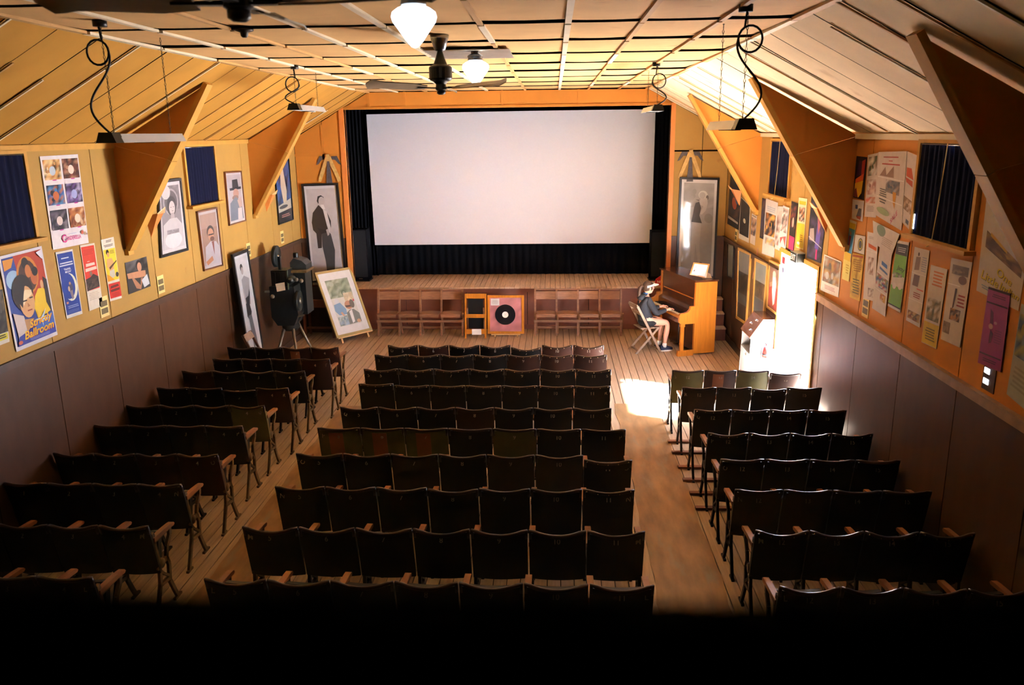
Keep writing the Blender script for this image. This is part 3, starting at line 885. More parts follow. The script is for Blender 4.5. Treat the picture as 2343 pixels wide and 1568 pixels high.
# ================================================================ printed sheets and framed pictures
WALL = {'L': ('x', XL, Vector((1, 0, 0))), 'R': ('x', XR, Vector((-1, 0, 0))), 'F': ('y', YF, Vector((0, -1, 0)))}
def quad_on(wall, px, gap):
    ax, v, n = WALL[wall]
    i = 'xyz'.index(ax)
    return [at(a, b, ax, v + n[i] * gap) for a, b in px], n
def hexc(h):
    return lin((int(h[0:2], 16), int(h[2:4], 16), int(h[4:6], 16)))
rp = random.Random(3)
def art(mb, C, n, items, base=0.0, eps=0.0004):
    """flat print: each item one thin layer on the sheet; coordinates 0..1, y downwards"""
    TL, TR, BR, BL = C
    def P(u, v, k):
        return TL.lerp(TR, u).lerp(BL.lerp(BR, u), v) + n * (base + eps * (k + 1))
    wv, hv = (TR - TL).length, (BL - TL).length
    flip = (TR - TL).cross(BL - TL).dot(n) > 0
    for k, it in enumerate(items):
        kind, a, col = it[0], it[1:-1], it[-1]
        cc = hexc(col) if isinstance(col, str) else None
        def poly(ps, lift=0.0):
            ps = [P(u, v, k) + n * lift for u, v in ps]
            if not flip:
                pass
            area = Vector((0, 0, 0))
            for i in range(len(ps)):
                area += ps[i].cross(ps[(i + 1) % len(ps)])
            if area.dot(n) < 0: ps = ps[::-1]
            mb.add(ps, [tuple(range(len(ps)))], 0, False, cc)
        if kind == 'r':
            x0, y0, x1, y1 = a
            poly([(x0, y0), (x1, y0), (x1, y1), (x0, y1)])
        elif kind == 'e':
            cx, cy, rx, ry = a[:4]
            rot = a[4] if len(a) > 4 else 0
            ps = []
            for i in range(18):
                t_ = 2 * PI * i / 18
                dx, dy = rx * math.cos(t_) * wv, ry * math.sin(t_) * hv
                ps.append((cx + (dx * math.cos(rot) - dy * math.sin(rot)) / wv, cy + (dx * math.sin(rot) + dy * math.cos(rot)) / hv))
            poly(ps)
        elif kind == 'p':
            poly(a[0])
        elif kind == 'm':                       # loose mosaic of colours for photographic or painted areas
            x0, y0, x1, y1, nx, ny = a
            def nc_():
                c = hexc(rp.choice(col))
                f = rp.uniform(0.75, 1.2)
                return tuple(min(1, q * f) for q in c)
            nodes = [[nc_() for _ in range(nx + 1)] for _ in range(ny + 1)]
            for j in range(ny):
                for i in range(nx):
                    cc2 = (nodes[j][i], nodes[j][i + 1], nodes[j + 1][i + 1], nodes[j + 1][i])
                    u0, u1 = x0 + (x1 - x0) * i / nx, x0 + (x1 - x0) * (i + 1) / nx
                    v0, v1 = y0 + (y1 - y0) * j / ny, y0 + (y1 - y0) * (j + 1) / ny
                    ps = [P(u0, v0, k), P(u1, v0, k), P(u1, v1, k), P(u0, v1, k)]
                    if (ps[1] - ps[0]).cross(ps[2] - ps[0]).dot(n) < 0: ps = ps[::-1]; cc2 = cc2[::-1]
                    mb.add(ps, [(0, 1, 2, 3)], 0, False, cc2)
            if nx * ny >= 9 and (x1 - x0) < 0.999:
                for _ in range(4):
                    ex_, ey_ = rp.uniform(x0 + 0.2 * (x1 - x0), x1 - 0.2 * (x1 - x0)), rp.uniform(y0 + 0.2 * (y1 - y0), y1 - 0.2 * (y1 - y0))
                    rx_, ry_ = rp.uniform(0.05, 0.12) * (x1 - x0), rp.uniform(0.08, 0.18) * (y1 - y0)
                    cc = tuple(min(1, q * 0.9) for q in hexc(rp.choice(col)))
                    poly([(ex_ + rx_ * math.cos(2 * PI * i / 10), ey_ + ry_ * math.sin(2 * PI * i / 10)) for i in range(10)], 0.0002)
        elif kind == 'b':                       # illegible small print: rows of thin bars
            x0, y0, x1, y1, rows = a
            for j in range(rows):
                h = (y1 - y0) / rows
                i0, i1 = rp.uniform(0, 0.12), rp.uniform(0.85, 1)
                poly([(x0 + (x1 - x0) * i0, y0 + h * j), (x0 + (x1 - x0) * i1, y0 + h * j), (x0 + (x1 - x0) * i1, y0 + h * (j + 0.5)), (x0 + (x1 - x0) * i0, y0 + h * (j + 0.5))])
        elif kind == 't':
            body, cx, cy, hh, wid, rot, shear = a
            vs, fs = text_mesh(body, shear, 0.015)
            ww = max(v.x for v in vs) - min(v.x for v in vs)
            ps = []
            for v in vs:
                x, y = v.x / ww * wid * wv, -v.y * hh * hv
                ps.append(P(cx + (x * math.cos(rot) - y * math.sin(rot)) / wv, cy + (x * math.sin(rot) + y * math.cos(rot)) / hv, k))
            q = fs[0]
            if (ps[q[1]] - ps[q[0]]).cross(ps[q[2]] - ps[q[0]]).dot(n) < 0:
                fs = [f[::-1] for f in fs]
            mb.add(ps, fs, 0, False, cc)
def sheet_of(mb, C, n, th, col):
    q = [p for p in C]
    if (q[1] - q[0]).cross(q[2] - q[0]).dot(n) < 0: q = q[::-1]
    mb.prism([p - n * th for p in q], n * th, 0, hexc(col))
def poster(wall, px, bgc, items, label, gap=0.006, gloss=False, cat='poster', group=None, name='film_poster'):
    C, n = quad_on(wall, px, gap)
    mb = MB()
    sheet_of(mb, C, n, 0.002, bgc)
    art(mb, C, n, items)
    o = mb.build(name, m_glossy if gloss else m_print, label=label, category=cat)
    if group: o['group'] = group
    return o
def framed_c(C, n, fw, fm, items, bgc, label, depth=0.03, cat='picture', name='framed_picture', group=None):
    """frame bars round a sheet with corners C (outer edge), thickness along n"""
    cen = (C[2] + C[3]) / 2
    o = thing(name, label, cat, cen, group)
    TL, TR, BR, BL = C
    ux, vy = (TR - TL).normalized(), (BL - TL).normalized()
    I = [TL + (ux + vy) * fw, TR + (-ux + vy) * fw, BR + (-ux - vy) * fw, BL + (ux - vy) * fw]
    mb = MB()
    for a in range(4):
        b = (a + 1) % 4
        q = [C[a], C[b], I[b], I[a]]
        if (q[1] - q[0]).cross(q[2] - q[0]).dot(n) < 0: q = q[::-1]
        mb.prism(q, n * depth)
    mb.build('picture_frame', fm, o)
    mb = MB()
    sheet_of(mb, [p + n * depth * 0.55 for p in I], n, 0.006, bgc)
    art(mb, [p + n * depth * 0.55 for p in I], n, items)
    mb.build('print', m_glossy, o)
    return o
def framed(wall, px, fw, fm, bgc, items, label, depth=0.03, gap=0.002, **k):
    C, n = quad_on(wall, px, gap)
    return framed_c(C, n, fw, fm, items, bgc, label, depth, **k)

# ---- left wall, from the camera towards the stage
poster('L', [(-40, 672), (6, 662), (22, 782), (-25, 800)], '3a3630', [('m', 0.05, 0.03, 0.97, 0.8, 5, 8, ['3a3630', '55504a', '2a2725', '6a5a48']), ('r', 0, 0.8, 1, 1, 'd8d2c4'),
       ('r', 0.1, 0.81, 0.95, 0.93, 'd6cc3a'), ('b', 0.4, 0.83, 0.9, 0.91, 2, '2a2a20')], 'dark poster with a yellow strip cut by the left picture edge', gap=0.005)
poster('L', [(-4, 588), (95, 563), (132, 766), (38, 806)], 'e8e4ea', [
    ('r', 0.04, 0.03, 0.96, 0.955, '24449a'), ('p', [(0.3, 0.03), (0.96, 0.03), (0.96, 0.5), (0.6, 0.55), (0.35, 0.3)], 'c03a1c'),
    ('p', [(0.06, 0.05), (0.3, 0.05), (0.22, 0.14), (0.06, 0.16)], 'e0952a'), ('e', 0.22, 0.27, 0.16, 0.1, '9fc4e4'),
    ('e', 0.55, 0.26, 0.25, 0.2, 'd88428'), ('e', 0.55, 0.27, 0.21, 0.17, '4a2a20'), ('e', 0.53, 0.13, 0.08, 0.06, '20120e'), ('e', 0.57, 0.22, 0.07, 0.07, 'cf7a3c'),
    ('e', 0.68, 0.3, 0.08, 0.08, 'c86a34'), ('e', 0.72, 0.24, 0.07, 0.05, '1c1210'), ('e', 0.83, 0.40, 0.04, 0.05, 'e0a878'),
    ('p', [(0.62, 0.5), (0.72, 0.43), (0.85, 0.44), (0.92, 0.52), (0.95, 0.7), (0.82, 0.72), (0.6, 0.74), (0.56, 0.62)], 'f2c81e'),
    ('p', [(0.88, 0.32), (0.96, 0.36), (0.96, 0.75), (0.86, 0.6)], '1a1416'),
    ('e', 0.36, 0.42, 0.24, 0.19, '140e10'), ('e', 0.42, 0.53, 0.17, 0.17, 'e0a870'), ('p', [(0.3, 0.45), (0.42, 0.4), (0.56, 0.42), (0.55, 0.47), (0.42, 0.5), (0.33, 0.56)], 'f4dcae'),
    ('p', [(0.2, 0.36), (0.46, 0.3), (0.36, 0.46), (0.3, 0.58), (0.22, 0.5)], '140e10'), ('r', 0.33, 0.505, 0.42, 0.52, '2a1a14'), ('r', 0.48, 0.49, 0.56, 0.505, '2a1a14'),
    ('p', [(0.42, 0.54), (0.47, 0.58), (0.41, 0.585)], 'b47444'), ('r', 0.39, 0.615, 0.5, 0.63, '9a4a30'),
    ('p', [(0.06, 0.6), (0.28, 0.66), (0.32, 0.8), (0.1, 0.95)], 'd8c8c0'), ('p', [(0.28, 0.7), (0.5, 0.72), (0.4, 0.8), (0.3, 0.84)], 'b88a58'),
    ('p', [(0.1, 0.86), (0.96, 0.74), (0.96, 0.955), (0.04, 0.955)], '2436a0'), ('p', [(0.5, 0.75), (0.96, 0.72), (0.96, 0.86), (0.5, 0.86)], '3a64c0'), ('p', [(0.66, 0.74), (0.8, 0.66), (0.72, 0.75), (0.86, 0.78), (0.7, 0.77), (0.68, 0.84), (0.665, 0.77), (0.5, 0.74)], 'cfe4fa'),
    ('t', 'Strictly', 0.655, 0.775, 0.105, 0.56, -0.06, 0.3, 'c81e1e'), ('t', 'Strictly', 0.645, 0.77, 0.105, 0.56, -0.06, 0.3, 'f6c51c'),
    ('t', 'Ballroom', 0.575, 0.865, 0.085, 0.72, -0.03, 0.3, 'c81e1e'), ('t', 'Ballroom', 0.565, 0.86, 0.085, 0.72, -0.03, 0.3, 'f6c51c'),
    ('b', 0.3, 0.915, 0.85, 0.945, 3, '7a86cc'), ('e', 0.1, 0.92, 0.05, 0.02, 'd86a50'), ('p', [(0.8, 0.05), (0.93, 0.03), (0.95, 0.14), (0.9, 0.12)], 'f0e8f4')],
    'bright ballroom film poster with yellow script lettering and a dark-haired face', gloss=True, gap=0.012)
cp = ['2a2026', '6a4a3a', 'b48a6a', 'd8a878', '3a4a6a', '8a9ab8']
it = [('r', 0, 0, 1, 1, 'ece6e8')]
pal = [['e0a860', 'f0cc90', 'c07a3a', '2a2418', 'f4dcb0'], ['4a2a24', '6a3a30', '20100e', 'c09070', '8a4a3a'], ['2a5a9a', '1a2a4a', '4a8ac0', 'c07040', '0e1a2a'],
       ['3a3050', '8a7ab0', '1c1a28', 'b0a8c8', '6a4a8a'], ['2a2a34', '4a4450', '6a6070', '1a1820', '8a8088'], ['b06a3a', 'd08a4a', '6a3018', 'e0b890', '8a4a2a']]
for q in range(6):
    x0, y0 = 0.04 + 0.49 * (q % 2), 0.04 + 0.27 * (q // 2)
    it.append(('m', x0, y0, x0 + 0.44, y0 + 0.215, 6, 6, pal[q]))
    it.append(('e', x0 + 0.22, y0 + 0.12, 0.08, 0.05, ['b8c8d8', 'f0e0d0', 'c86a3a', 'a8b0e0', 'd8c8c0', 'e8d8c0'][q]))
    it.append(('e', x0 + 0.24, y0 + 0.22, 0.06, 0.006, 'd040a0'))
it += [('t', 'CINDERELLA', 0.56, 0.905, 0.045, 0.44, 0, 0, 'd02a86'), ('t', 'C', 0.31, 0.9, 0.09, 0.12, 0, 0, 'd02a86'), ('e', 0.83, 0.865, 0.04, 0.022, 'd86a50'), ('e', 0.9, 0.88, 0.03, 0.02, 'c0a080'), ('e', 0.95, 0.89, 0.02, 0.012, 'a8888a'),
       ('b', 0.4, 0.855, 0.7, 0.865, 1, 'a8c0e0')]
poster('L', [(91, 358), (178, 353), (203, 556), (122, 572)], 'ece6e8', it, 'white poster sheet with six small pictures and a pink title', gap=0.010)
poster('L', [(127, 578), (166, 570), (189, 718), (153, 730)], 'd8d4cc', [('r', 0.05, 0.03, 0.95, 0.95, '1f3d94'), ('b', 0.2, 0.1, 0.75, 0.13, 1, 'd8dce8'), ('b', 0.08, 0.17, 0.92, 0.24, 2, 'd8dce8'),
       ('t', '"PAPER', 0.5, 0.275, 0.032, 0.4, 0, 0, 'eef0f4'), ('t', 'MOON"', 0.53, 0.315, 0.032, 0.36, 0, 0, 'eef0f4'), ('e', 0.52, 0.55, 0.42, 0.21, 'e8e4cc'), ('e', 0.40, 0.53, 0.40, 0.195, '1f3d94'),
       ('e', 0.52, 0.56, 0.13, 0.07, '4a4660'), ('e', 0.5, 0.49, 0.06, 0.022, 'b08a70'), ('p', [(0.42, 0.6), (0.6, 0.6), (0.62, 0.72), (0.5, 0.74)], '8a7a80'), ('e', 0.4, 0.57, 0.06, 0.04, 'c8a890'),
       ('r', 0.12, 0.755, 0.24, 0.785, 'd08a70'), ('b', 0.15, 0.82, 0.85, 0.87, 2, '8a98c8'), ('b', 0.1, 0.89, 0.9, 0.94, 4, '5a6cb0')],
       'narrow blue poster with a crescent moon', gap=0.010)
poster('L', [(183, 562), (216, 556), (236, 700), (205, 712)], 'e0d4c0', [('r', 0.04, 0.03, 0.94, 0.7, 'd8402c'), ('b', 0.1, 0.08, 0.85, 0.17, 4, 'b83424'), ('b', 0.3, 0.255, 0.5, 0.275, 1, 'e8c8b8'),
       ('p', [(0.2, 0.29), (0.8, 0.29), (0.82, 0.33), (0.18, 0.335)], 'ecd0c0'), ('p', [(0.12, 0.36), (0.88, 0.355), (0.9, 0.4), (0.1, 0.41)], 'ecd0c0'),
       ('p', [(0.04, 0.52), (0.4, 0.5), (0.6, 0.46), (0.94, 0.52), (0.94, 0.68), (0.04, 0.7)], '3a2a24'), ('e', 0.45, 0.45, 0.09, 0.04, '8a6a58'), ('m', 0.06, 0.54, 0.92, 0.67, 6, 4, ['2a1e1a', '4a362c', '5a4638']),
       ('b', 0.1, 0.74, 0.85, 0.86, 5, 'c8b8a0')], 'narrow red poster with a white title and a dark crowd', gap=0.008)
poster('L', [(231, 549), (260, 542), (279, 682), (252, 690)], 'e6dccc', [('b', 0.3, 0.03, 0.8, 0.07, 2, '6a5a50'), ('b', 0.1, 0.1, 0.9, 0.14, 2, '5a4c44'), ('r', 0.04, 0.17, 0.97, 0.68, 'ecd032'), ('b', 0.5, 0.2, 0.9, 0.26, 3, '8a7a2a'),
       ('e', 0.33, 0.22, 0.12, 0.045, '2a1c14'), ('e', 0.35, 0.26, 0.09, 0.04, 'd09a6a'), ('p', [(0.2, 0.32), (0.6, 0.32), (0.72, 0.4), (0.66, 0.5), (0.3, 0.52), (0.16, 0.44)], 'd8a46c'), ('p', [(0.3, 0.46), (0.95, 0.37), (0.95, 0.39), (0.35, 0.5)], '5a3a20'),
       ('p', [(0.3, 0.52), (0.66, 0.5), (0.7, 0.62), (0.2, 0.66)], 'c8c0b0'), ('p', [(0.04, 0.56), (0.3, 0.6), (0.6, 0.68), (0.04, 0.68)], 'e09a20'), ('e', 0.85, 0.6, 0.12, 0.04, '4a4038'),
       ('r', 0.04, 0.72, 0.97, 0.96, 'd23222'), ('p', [(0.2, 0.76), (0.8, 0.75), (0.86, 0.79), (0.14, 0.8)], '6a2a24'), ('p', [(0.12, 0.82), (0.9, 0.81), (0.86, 0.85), (0.16, 0.86)], '6a2a24'), ('b', 0.15, 0.88, 0.85, 0.94, 3, 'a82a1e')],
       'narrow yellow and red poster with a bare-chested man', gap=0.010)
poster('L', [(286, 602), (335, 587), (345, 655), (295, 674)], '3a3634', [('m', 0, 0, 1, 0.35, 5, 3, ['2a2624', '4a4644', '6a6664']), ('e', 0.58, 0.2, 0.13, 0.17, '2a1a16'), ('e', 0.6, 0.26, 0.1, 0.15, 'c89070'),
       ('p', [(0.02, 0.35), (0.5, 0.38), (0.85, 0.42), (0.85, 0.62), (0.55, 0.6), (0.05, 0.52)], 'c88e68'), ('p', [(0.2, 0.52), (0.3, 0.55), (0.55, 0.85), (0.6, 0.62), (0.7, 0.62), (0.55, 0.98), (0.35, 0.9)], 'b47e5c'),
       ('p', [(0.62, 0.7), (0.9, 0.56), (0.96, 0.9), (0.7, 0.96)], 'd0d4dc')], 'dark square photograph of a man with his arm stretched out', cat='photograph', name='wall_photograph')
framed('L', [(356, 414), (410, 407), (427, 573), (364, 591)], 0.035, m_blkfr, 'dcd6d8', [('r', 0.08, 0.05, 0.92, 0.95, '8a8488'), ('m', 0.08, 0.05, 0.92, 0.4, 5, 6, ['7a7478', '8a8488', '6a6468']),
       ('e', 0.5, 0.28, 0.34, 0.19, 'a8a2a4'), ('e', 0.5, 0.28, 0.29, 0.16, '5a5456'), ('e', 0.3, 0.14, 0.2, 0.1, 'cfc9cb'), ('e', 0.52, 0.34, 0.22, 0.14, '3a3436'), ('e', 0.53, 0.37, 0.13, 0.10, 'd0c8c8'), ('p', [(0.46, 0.44), (0.6, 0.44), (0.62, 0.56), (0.44, 0.56)], 'b0a8a8'),
       ('p', [(0.12, 0.6), (0.4, 0.52), (0.7, 0.52), (0.9, 0.62), (0.92, 0.95), (0.08, 0.95)], 'cac4c6'), ('e', 0.5, 0.83, 0.34, 0.12, 'e4dee0'), ('m', 0.25, 0.68, 0.75, 0.74, 6, 2, ['8a8486', 'a09a9c']), ('r', 0.45, 0.355, 0.5, 0.362, '2a2424'), ('r', 0.56, 0.355, 0.61, 0.362, '2a2424'), ('r', 0.5, 0.41, 0.57, 0.418, '6a5a5a')],
       'black-framed grey portrait of a woman with pearls and a large headdress')
framed('L', [(447, 484), (493, 474), (507, 608), (464, 621)], 0.022, m_brnfr, 'c0b4b4', [('r', 0.08, 0.05, 0.94, 0.95, '9a7866'), ('r', 0.08, 0.05, 0.94, 0.3, 'a88878'), ('e', 0.55, 0.38, 0.2, 0.12, '3a2620'), ('e', 0.55, 0.42, 0.16, 0.11, 'c08a6a'), ('r', 0.42, 0.41, 0.7, 0.435, '2a1c18'), ('e', 0.6, 0.5, 0.12, 0.04, '6a4030'),
       ('p', [(0.2, 0.62), (0.5, 0.54), (0.8, 0.56), (0.94, 0.66), (0.94, 0.95), (0.1, 0.95)], 'b8b0b4'), ('p', [(0.55, 0.55), (0.68, 0.55), (0.64, 0.8)], '8a4a3a'), ('p', [(0.14, 0.88), (0.5, 0.8), (0.55, 0.88), (0.2, 0.95)], 'b87a54')],
       'brown-framed portrait of a man with glasses below the window')
framed('L', [(511, 394), (549, 391), (560, 506), (522, 517)], 0.02, m_brnfr, 'd0c6c8', [('r', 0.08, 0.04, 0.94, 0.95, 'b8b0b4'), ('p', [(0.38, 0.14), (0.72, 0.13), (0.76, 0.3), (0.36, 0.31)], '3a4048'), ('p', [(0.18, 0.3), (0.92, 0.29), (0.9, 0.34), (0.2, 0.35)], '30363e'), ('e', 0.56, 0.42, 0.18, 0.1, 'b88a78'), ('e', 0.5, 0.5, 0.2, 0.05, '8a6a5e'),
       ('p', [(0.15, 0.6), (0.5, 0.48), (0.85, 0.6), (0.92, 0.95), (0.1, 0.95)], '6a7684'), ('p', [(0.6, 0.56), (0.85, 0.5), (0.9, 0.7), (0.7, 0.72)], 'c0a69a'), ('p', [(0.6, 0.72), (0.85, 0.72), (0.85, 0.95), (0.55, 0.95)], 'cfc8ca')],
       'thin-framed portrait of a man in a top hat')
framed('L', [(625, 377), (658, 362), (669, 503), (636, 515)], 0.015, m_blkfr, '16244a', [('r', 0.03, 0.02, 0.97, 0.72, '1c4f96'), ('m', 0.03, 0.02, 0.97, 0.7, 5, 7, ['1c4f96', '2a66b0', '163a74', '0e2850']), ('p', [(0.35, 0.12), (0.55, 0.12), (0.7, 0.5), (0.62, 0.74), (0.45, 0.74), (0.3, 0.4)], 'd8c4a8'), ('e', 0.45, 0.1, 0.09, 0.04, 'd0aa80'),
       ('p', [(0.05, 0.7), (0.95, 0.64), (0.95, 0.8), (0.05, 0.82)], 'c8c0ac'), ('e', 0.4, 0.74, 0.3, 0.03, '2a3038'), ('r', 0, 0.82, 1, 1, '10141c'), ('b', 0.2, 0.87, 0.85, 0.93, 2, 'c08a80')],
       'blue framed film poster partly behind the far left brace')
tall_m = [('r', 0.0, 0.0, 1, 1, 'e0dcdc'), ('r', 0.06, 0.03, 0.94, 0.98, 'c8c0be'),
    ('p', [(0.36, 0.16), (0.40, 0.11), (0.5, 0.10), (0.58, 0.12), (0.6, 0.15), (0.44, 0.15), (0.4, 0.19)], '2a2626'), ('e', 0.51, 0.165, 0.1, 0.05, 'c4bab6'), ('p', [(0.46, 0.2), (0.56, 0.2), (0.6, 0.25), (0.5, 0.25)], 'e8e4e2'),
    ('p', [(0.4, 0.2), (0.5, 0.24), (0.62, 0.3), (0.68, 0.4), (0.66, 0.46), (0.58, 0.5), (0.42, 0.5), (0.38, 0.66), (0.26, 0.66), (0.25, 0.5), (0.16, 0.46), (0.14, 0.38), (0.2, 0.28)], '3a302c'),
    ('p', [(0.52, 0.24), (0.64, 0.28), (0.72, 0.4), (0.66, 0.52), (0.6, 0.42)], 'd8d4d2'), ('p', [(0.64, 0.28), (0.74, 0.38), (0.72, 0.46)], '2e2826'),
    ('p', [(0.42, 0.5), (0.6, 0.48), (0.7, 0.52), (0.78, 0.7), (0.7, 0.98), (0.48, 0.98), (0.46, 0.8), (0.40, 0.64)], '4a4848'), ('p', [(0.3, 0.44), (0.48, 0.47), (0.6, 0.46), (0.58, 0.5), (0.4, 0.51)], '2c2624'), ('p', [(0.56, 0.47), (0.64, 0.46), (0.66, 0.52), (0.6, 0.54)], 'c0b4ae')]
framed('F', [(690, 421), (774, 418), (795, 636), (712, 648)], 0.045, m_blkfr, 'e0dcdc', tall_m, 'tall black-framed portrait of a man in tails left of the stage', depth=0.04)
tall_w = [('r', 0.0, 0.0, 1, 1, 'dcd8d8'), ('r', 0.07, 0.035, 0.93, 0.985, 'a8a4a0'), ('m', 0.07, 0.035, 0.93, 0.3, 4, 5, ['a29e9a', 'aaa6a2', 'a6a29e']),
    ('e', 0.62, 0.16, 0.13, 0.045, 'd4d0ca'), ('e', 0.60, 0.165, 0.09, 0.035, 'b8b2ae'), ('e', 0.74, 0.185, 0.04, 0.025, '6a6664'), ('p', [(0.55, 0.2), (0.74, 0.19), (0.76, 0.24), (0.72, 0.32), (0.6, 0.37), (0.56, 0.36), (0.64, 0.28), (0.5, 0.26)], 'c0bab6'), ('p', [(0.4, 0.21), (0.52, 0.215), (0.5, 0.225)], '5a5654'),
    ('p', [(0.42, 0.25), (0.52, 0.235), (0.58, 0.3), (0.54, 0.38), (0.62, 0.46), (0.32, 0.46), (0.36, 0.36), (0.38, 0.3)], '4a4644'), ('p', [(0.34, 0.46), (0.6, 0.46), (0.58, 0.7), (0.62, 0.88), (0.56, 0.9), (0.46, 0.68), (0.44, 0.9), (0.36, 0.9), (0.36, 0.7)], 'b6b0ac'), ('e', 0.64, 0.9, 0.05, 0.02, '5a5856'), ('e', 0.8, 0.4, 0.12, 0.05, '98948f')]
framed('F', [(1555, 405), (1646, 407), (1635, 637), (1546, 616)], 0.04, m_blkfr, 'dcd8d8', tall_w, 'tall dark-framed portrait of a woman in a swimsuit right of the stage', depth=0.04)

# ---- right wall, from the stage towards the camera
def simple(px, bgc, items, label, **k):
    poster('R', px, bgc, items, label, **k)
g_ = 'pasted film posters on the right wall'
simple([(1672, 392), (1697, 432), (1690, 527), (1664, 512)], '2a2622', [('m', 0.04, 0.03, 0.96, 0.8, 4, 8, ['2a2420', '3a3440', '5a4034', '23303e']), ('e', 0.5, 0.5, 0.2, 0.12, 'b0502c'), ('e', 0.7, 0.35, 0.15, 0.12, '3a5a8a'), ('r', 0.05, 0.83, 0.9, 0.88, 'b8b0a4')], 'dark film poster in the front corner of the right wall', group=g_)
simple([(1695, 450), (1717, 472), (1713, 556), (1690, 545)], 'cfc6b6', [('r', 0.05, 0.02, 0.95, 0.88, '221f1c'), ('m', 0.05, 0.1, 0.95, 0.8, 3, 6, ['221f1c', '2e2a26', '3a3028']), ('e', 0.5, 0.5, 0.12, 0.06, 'd8d0b0')], 'dark film poster with a pale spot beside the far right brace', group=g_)
simple([(1720, 488), (1732, 495), (1727, 562), (1716, 556)], 'c8b8a8', [('m', 0.05, 0.12, 0.95, 0.7, 3, 5, ['7a5a4a', '4a4a5a', 'a87a54', 'c09a80']), ('b', 0.1, 0.04, 0.9, 0.09, 1, '6a6058')], 'small pale poster under the foot of the far right brace', group=g_)
simple([(1744, 453), (1752, 456), (1747, 548), (1738, 544)], '2c2a34', [('m', 0.05, 0.05, 0.95, 0.95, 2, 8, ['2c2a34', '4a3a4a', '5a4434', '2a3450'])], 'very narrow dark poster left of a white one with photographs', group=g_)
simple([(1753, 454), (1780, 464), (1771, 590), (1743, 580)], 'cfc8c2', [('b', 0.1, 0.12, 0.9, 0.22, 3, 'a8b0c0'), ('m', 0.08, 0.24, 0.92, 0.64, 5, 6, ['4a3a34', 'c07a3a', '2a2a30', 'd8a848', '8a6a5a']), ('m', 0.2, 0.68, 0.95, 0.8, 4, 2, ['a89a8a', 'd0a050', '8a8a94', 'e0d8d0']), ('r', 0.02, 0.82, 0.98, 0.99, 'd4ccc4')], 'white poster with a colour photograph below the far right window', group=g_)
simple([(1780, 472), (1792, 473), (1783, 574), (1771, 568)], 'd0c4bc', [('m', 0.05, 0.1, 0.95, 0.9, 3, 9, ['d0c4bc', 'b89488', '8a6a60', 'd8c8c0'])], 'faded narrow poster half covered by its neighbour', group=g_)
simple([(1792, 470), (1806, 476), (1797, 575), (1780, 566)], 'e0d8d4', [('m', 0.08, 0.05, 0.95, 0.6, 4, 9, ['e0d8d4', 'a09088', 'c8a898', '706660']), ('p', [(0.1, 0.75), (0.9, 0.66), (0.9, 0.92), (0.5, 0.72), (0.2, 0.9)], 'c05a58')], 'faded narrow poster with red angled letter shapes', gap=0.010, group=g_)
simple([(1811, 460), (1826, 466), (1815, 580), (1803, 574)], '28221f', [('m', 0.06, 0.05, 0.9, 0.6, 3, 8, ['28221f', '3a302a', '8a4038']), ('e', 0.5, 0.4, 0.15, 0.1, 'd0b8a0'), ('r', 0.05, 0.68, 0.95, 0.95, 'c83a6a')], 'black poster with a pink lower block', group=g_)
simple([(1828, 452), (1847, 455), (1838, 572), (1821, 566)], 'f0e0b0', [('r', 0.1, 0.06, 0.9, 0.13, 'ecc62e'), ('m', 0.15, 0.18, 0.85, 0.46, 4, 5, ['e8d8c8', '6a4a3a', 'c88a5a', '3a2a24']), ('r', 0.02, 0.5, 0.95, 0.98, 'eccc38'), ('b', 0.4, 0.72, 0.8, 0.88, 4, 'b08a20'), ('e', 0.3, 0.9, 0.2, 0.03, 'f4e8d0')], 'yellow and white narrow poster above the far side of the doorway', group=g_)
simple([(1857, 447), (1888, 512), (1878, 603), (1845, 590)], '2e2a32', [('m', 0.04, 0.04, 0.96, 0.96, 5, 9, ['2e2a32', '3e3844', '5a4a6a', '28242a']), ('p', [(0.55, 0.25), (0.8, 0.35), (0.75, 0.75), (0.5, 0.75)], '6a5ab0'), ('p', [(0.5, 0.1), (0.75, 0.2), (0.65, 0.45)], 'c0707a'), ('p', [(0.1, 0.5), (0.35, 0.42), (0.45, 0.65), (0.1, 0.68)], 'b0a09a'), ('r', 0.06, 0.63, 0.95, 0.65, 'c8c4cc'), ('p', [(0.6, 0.75), (0.7, 0.75), (0.72, 0.96), (0.6, 0.96)], 'c83a80')], 'large dark violet poster above the doorway', group=g_)
simple([(1886, 582), (1925, 599), (1918, 681), (1877, 664)], 'ece6dc', [('m', 0.05, 0.03, 0.97, 0.72, 7, 7, ['8a8478', 'b0a898', '6a665e', 'c09a5a', 'a06a4a', 'd0ccc4']), ('b', 0.15, 0.8, 0.85, 0.92, 3, 'c89a9a')], 'poster of a crowded painted scene right beside the doorway', group=g_)
simple([(1941, 501), (1960, 508), (1946, 600), (1930, 592)], 'e8e0d0', [('r', 0.04, 0.06, 0.95, 0.2, 'f0cc2a'), ('r', 0.04, 0.2, 0.95, 0.8, '5aa4d8'), ('e', 0.5, 0.32, 0.12, 0.05, 'c08a70'), ('p', [(0.35, 0.38), (0.65, 0.38), (0.6, 0.75), (0.4, 0.75)], 'b83a44'), ('r', 0.04, 0.8, 0.95, 1, 'f0c83a')], 'narrow blue and yellow poster with a small figure in red', group=g_)
simple([(1930, 592), (1947, 600), (1942, 645), (1926, 638)], 'f4e27a', [('b', 0.4, 0.2, 0.85, 0.7, 4, 'd0b040')], 'pale yellow sheet under the blue and yellow poster', group=g_)
simple([(1957, 537), (1980, 541), (1977, 583), (1953, 576)], 'd8d0c4', [('e', 0.58, 0.5, 0.25, 0.36, '6a645a'), ('e', 0.58, 0.5, 0.2, 0.29, 'd0b83a'), ('e', 0.58, 0.5, 0.15, 0.22, '5a5a60')], 'white sheet with a round emblem', group=g_)
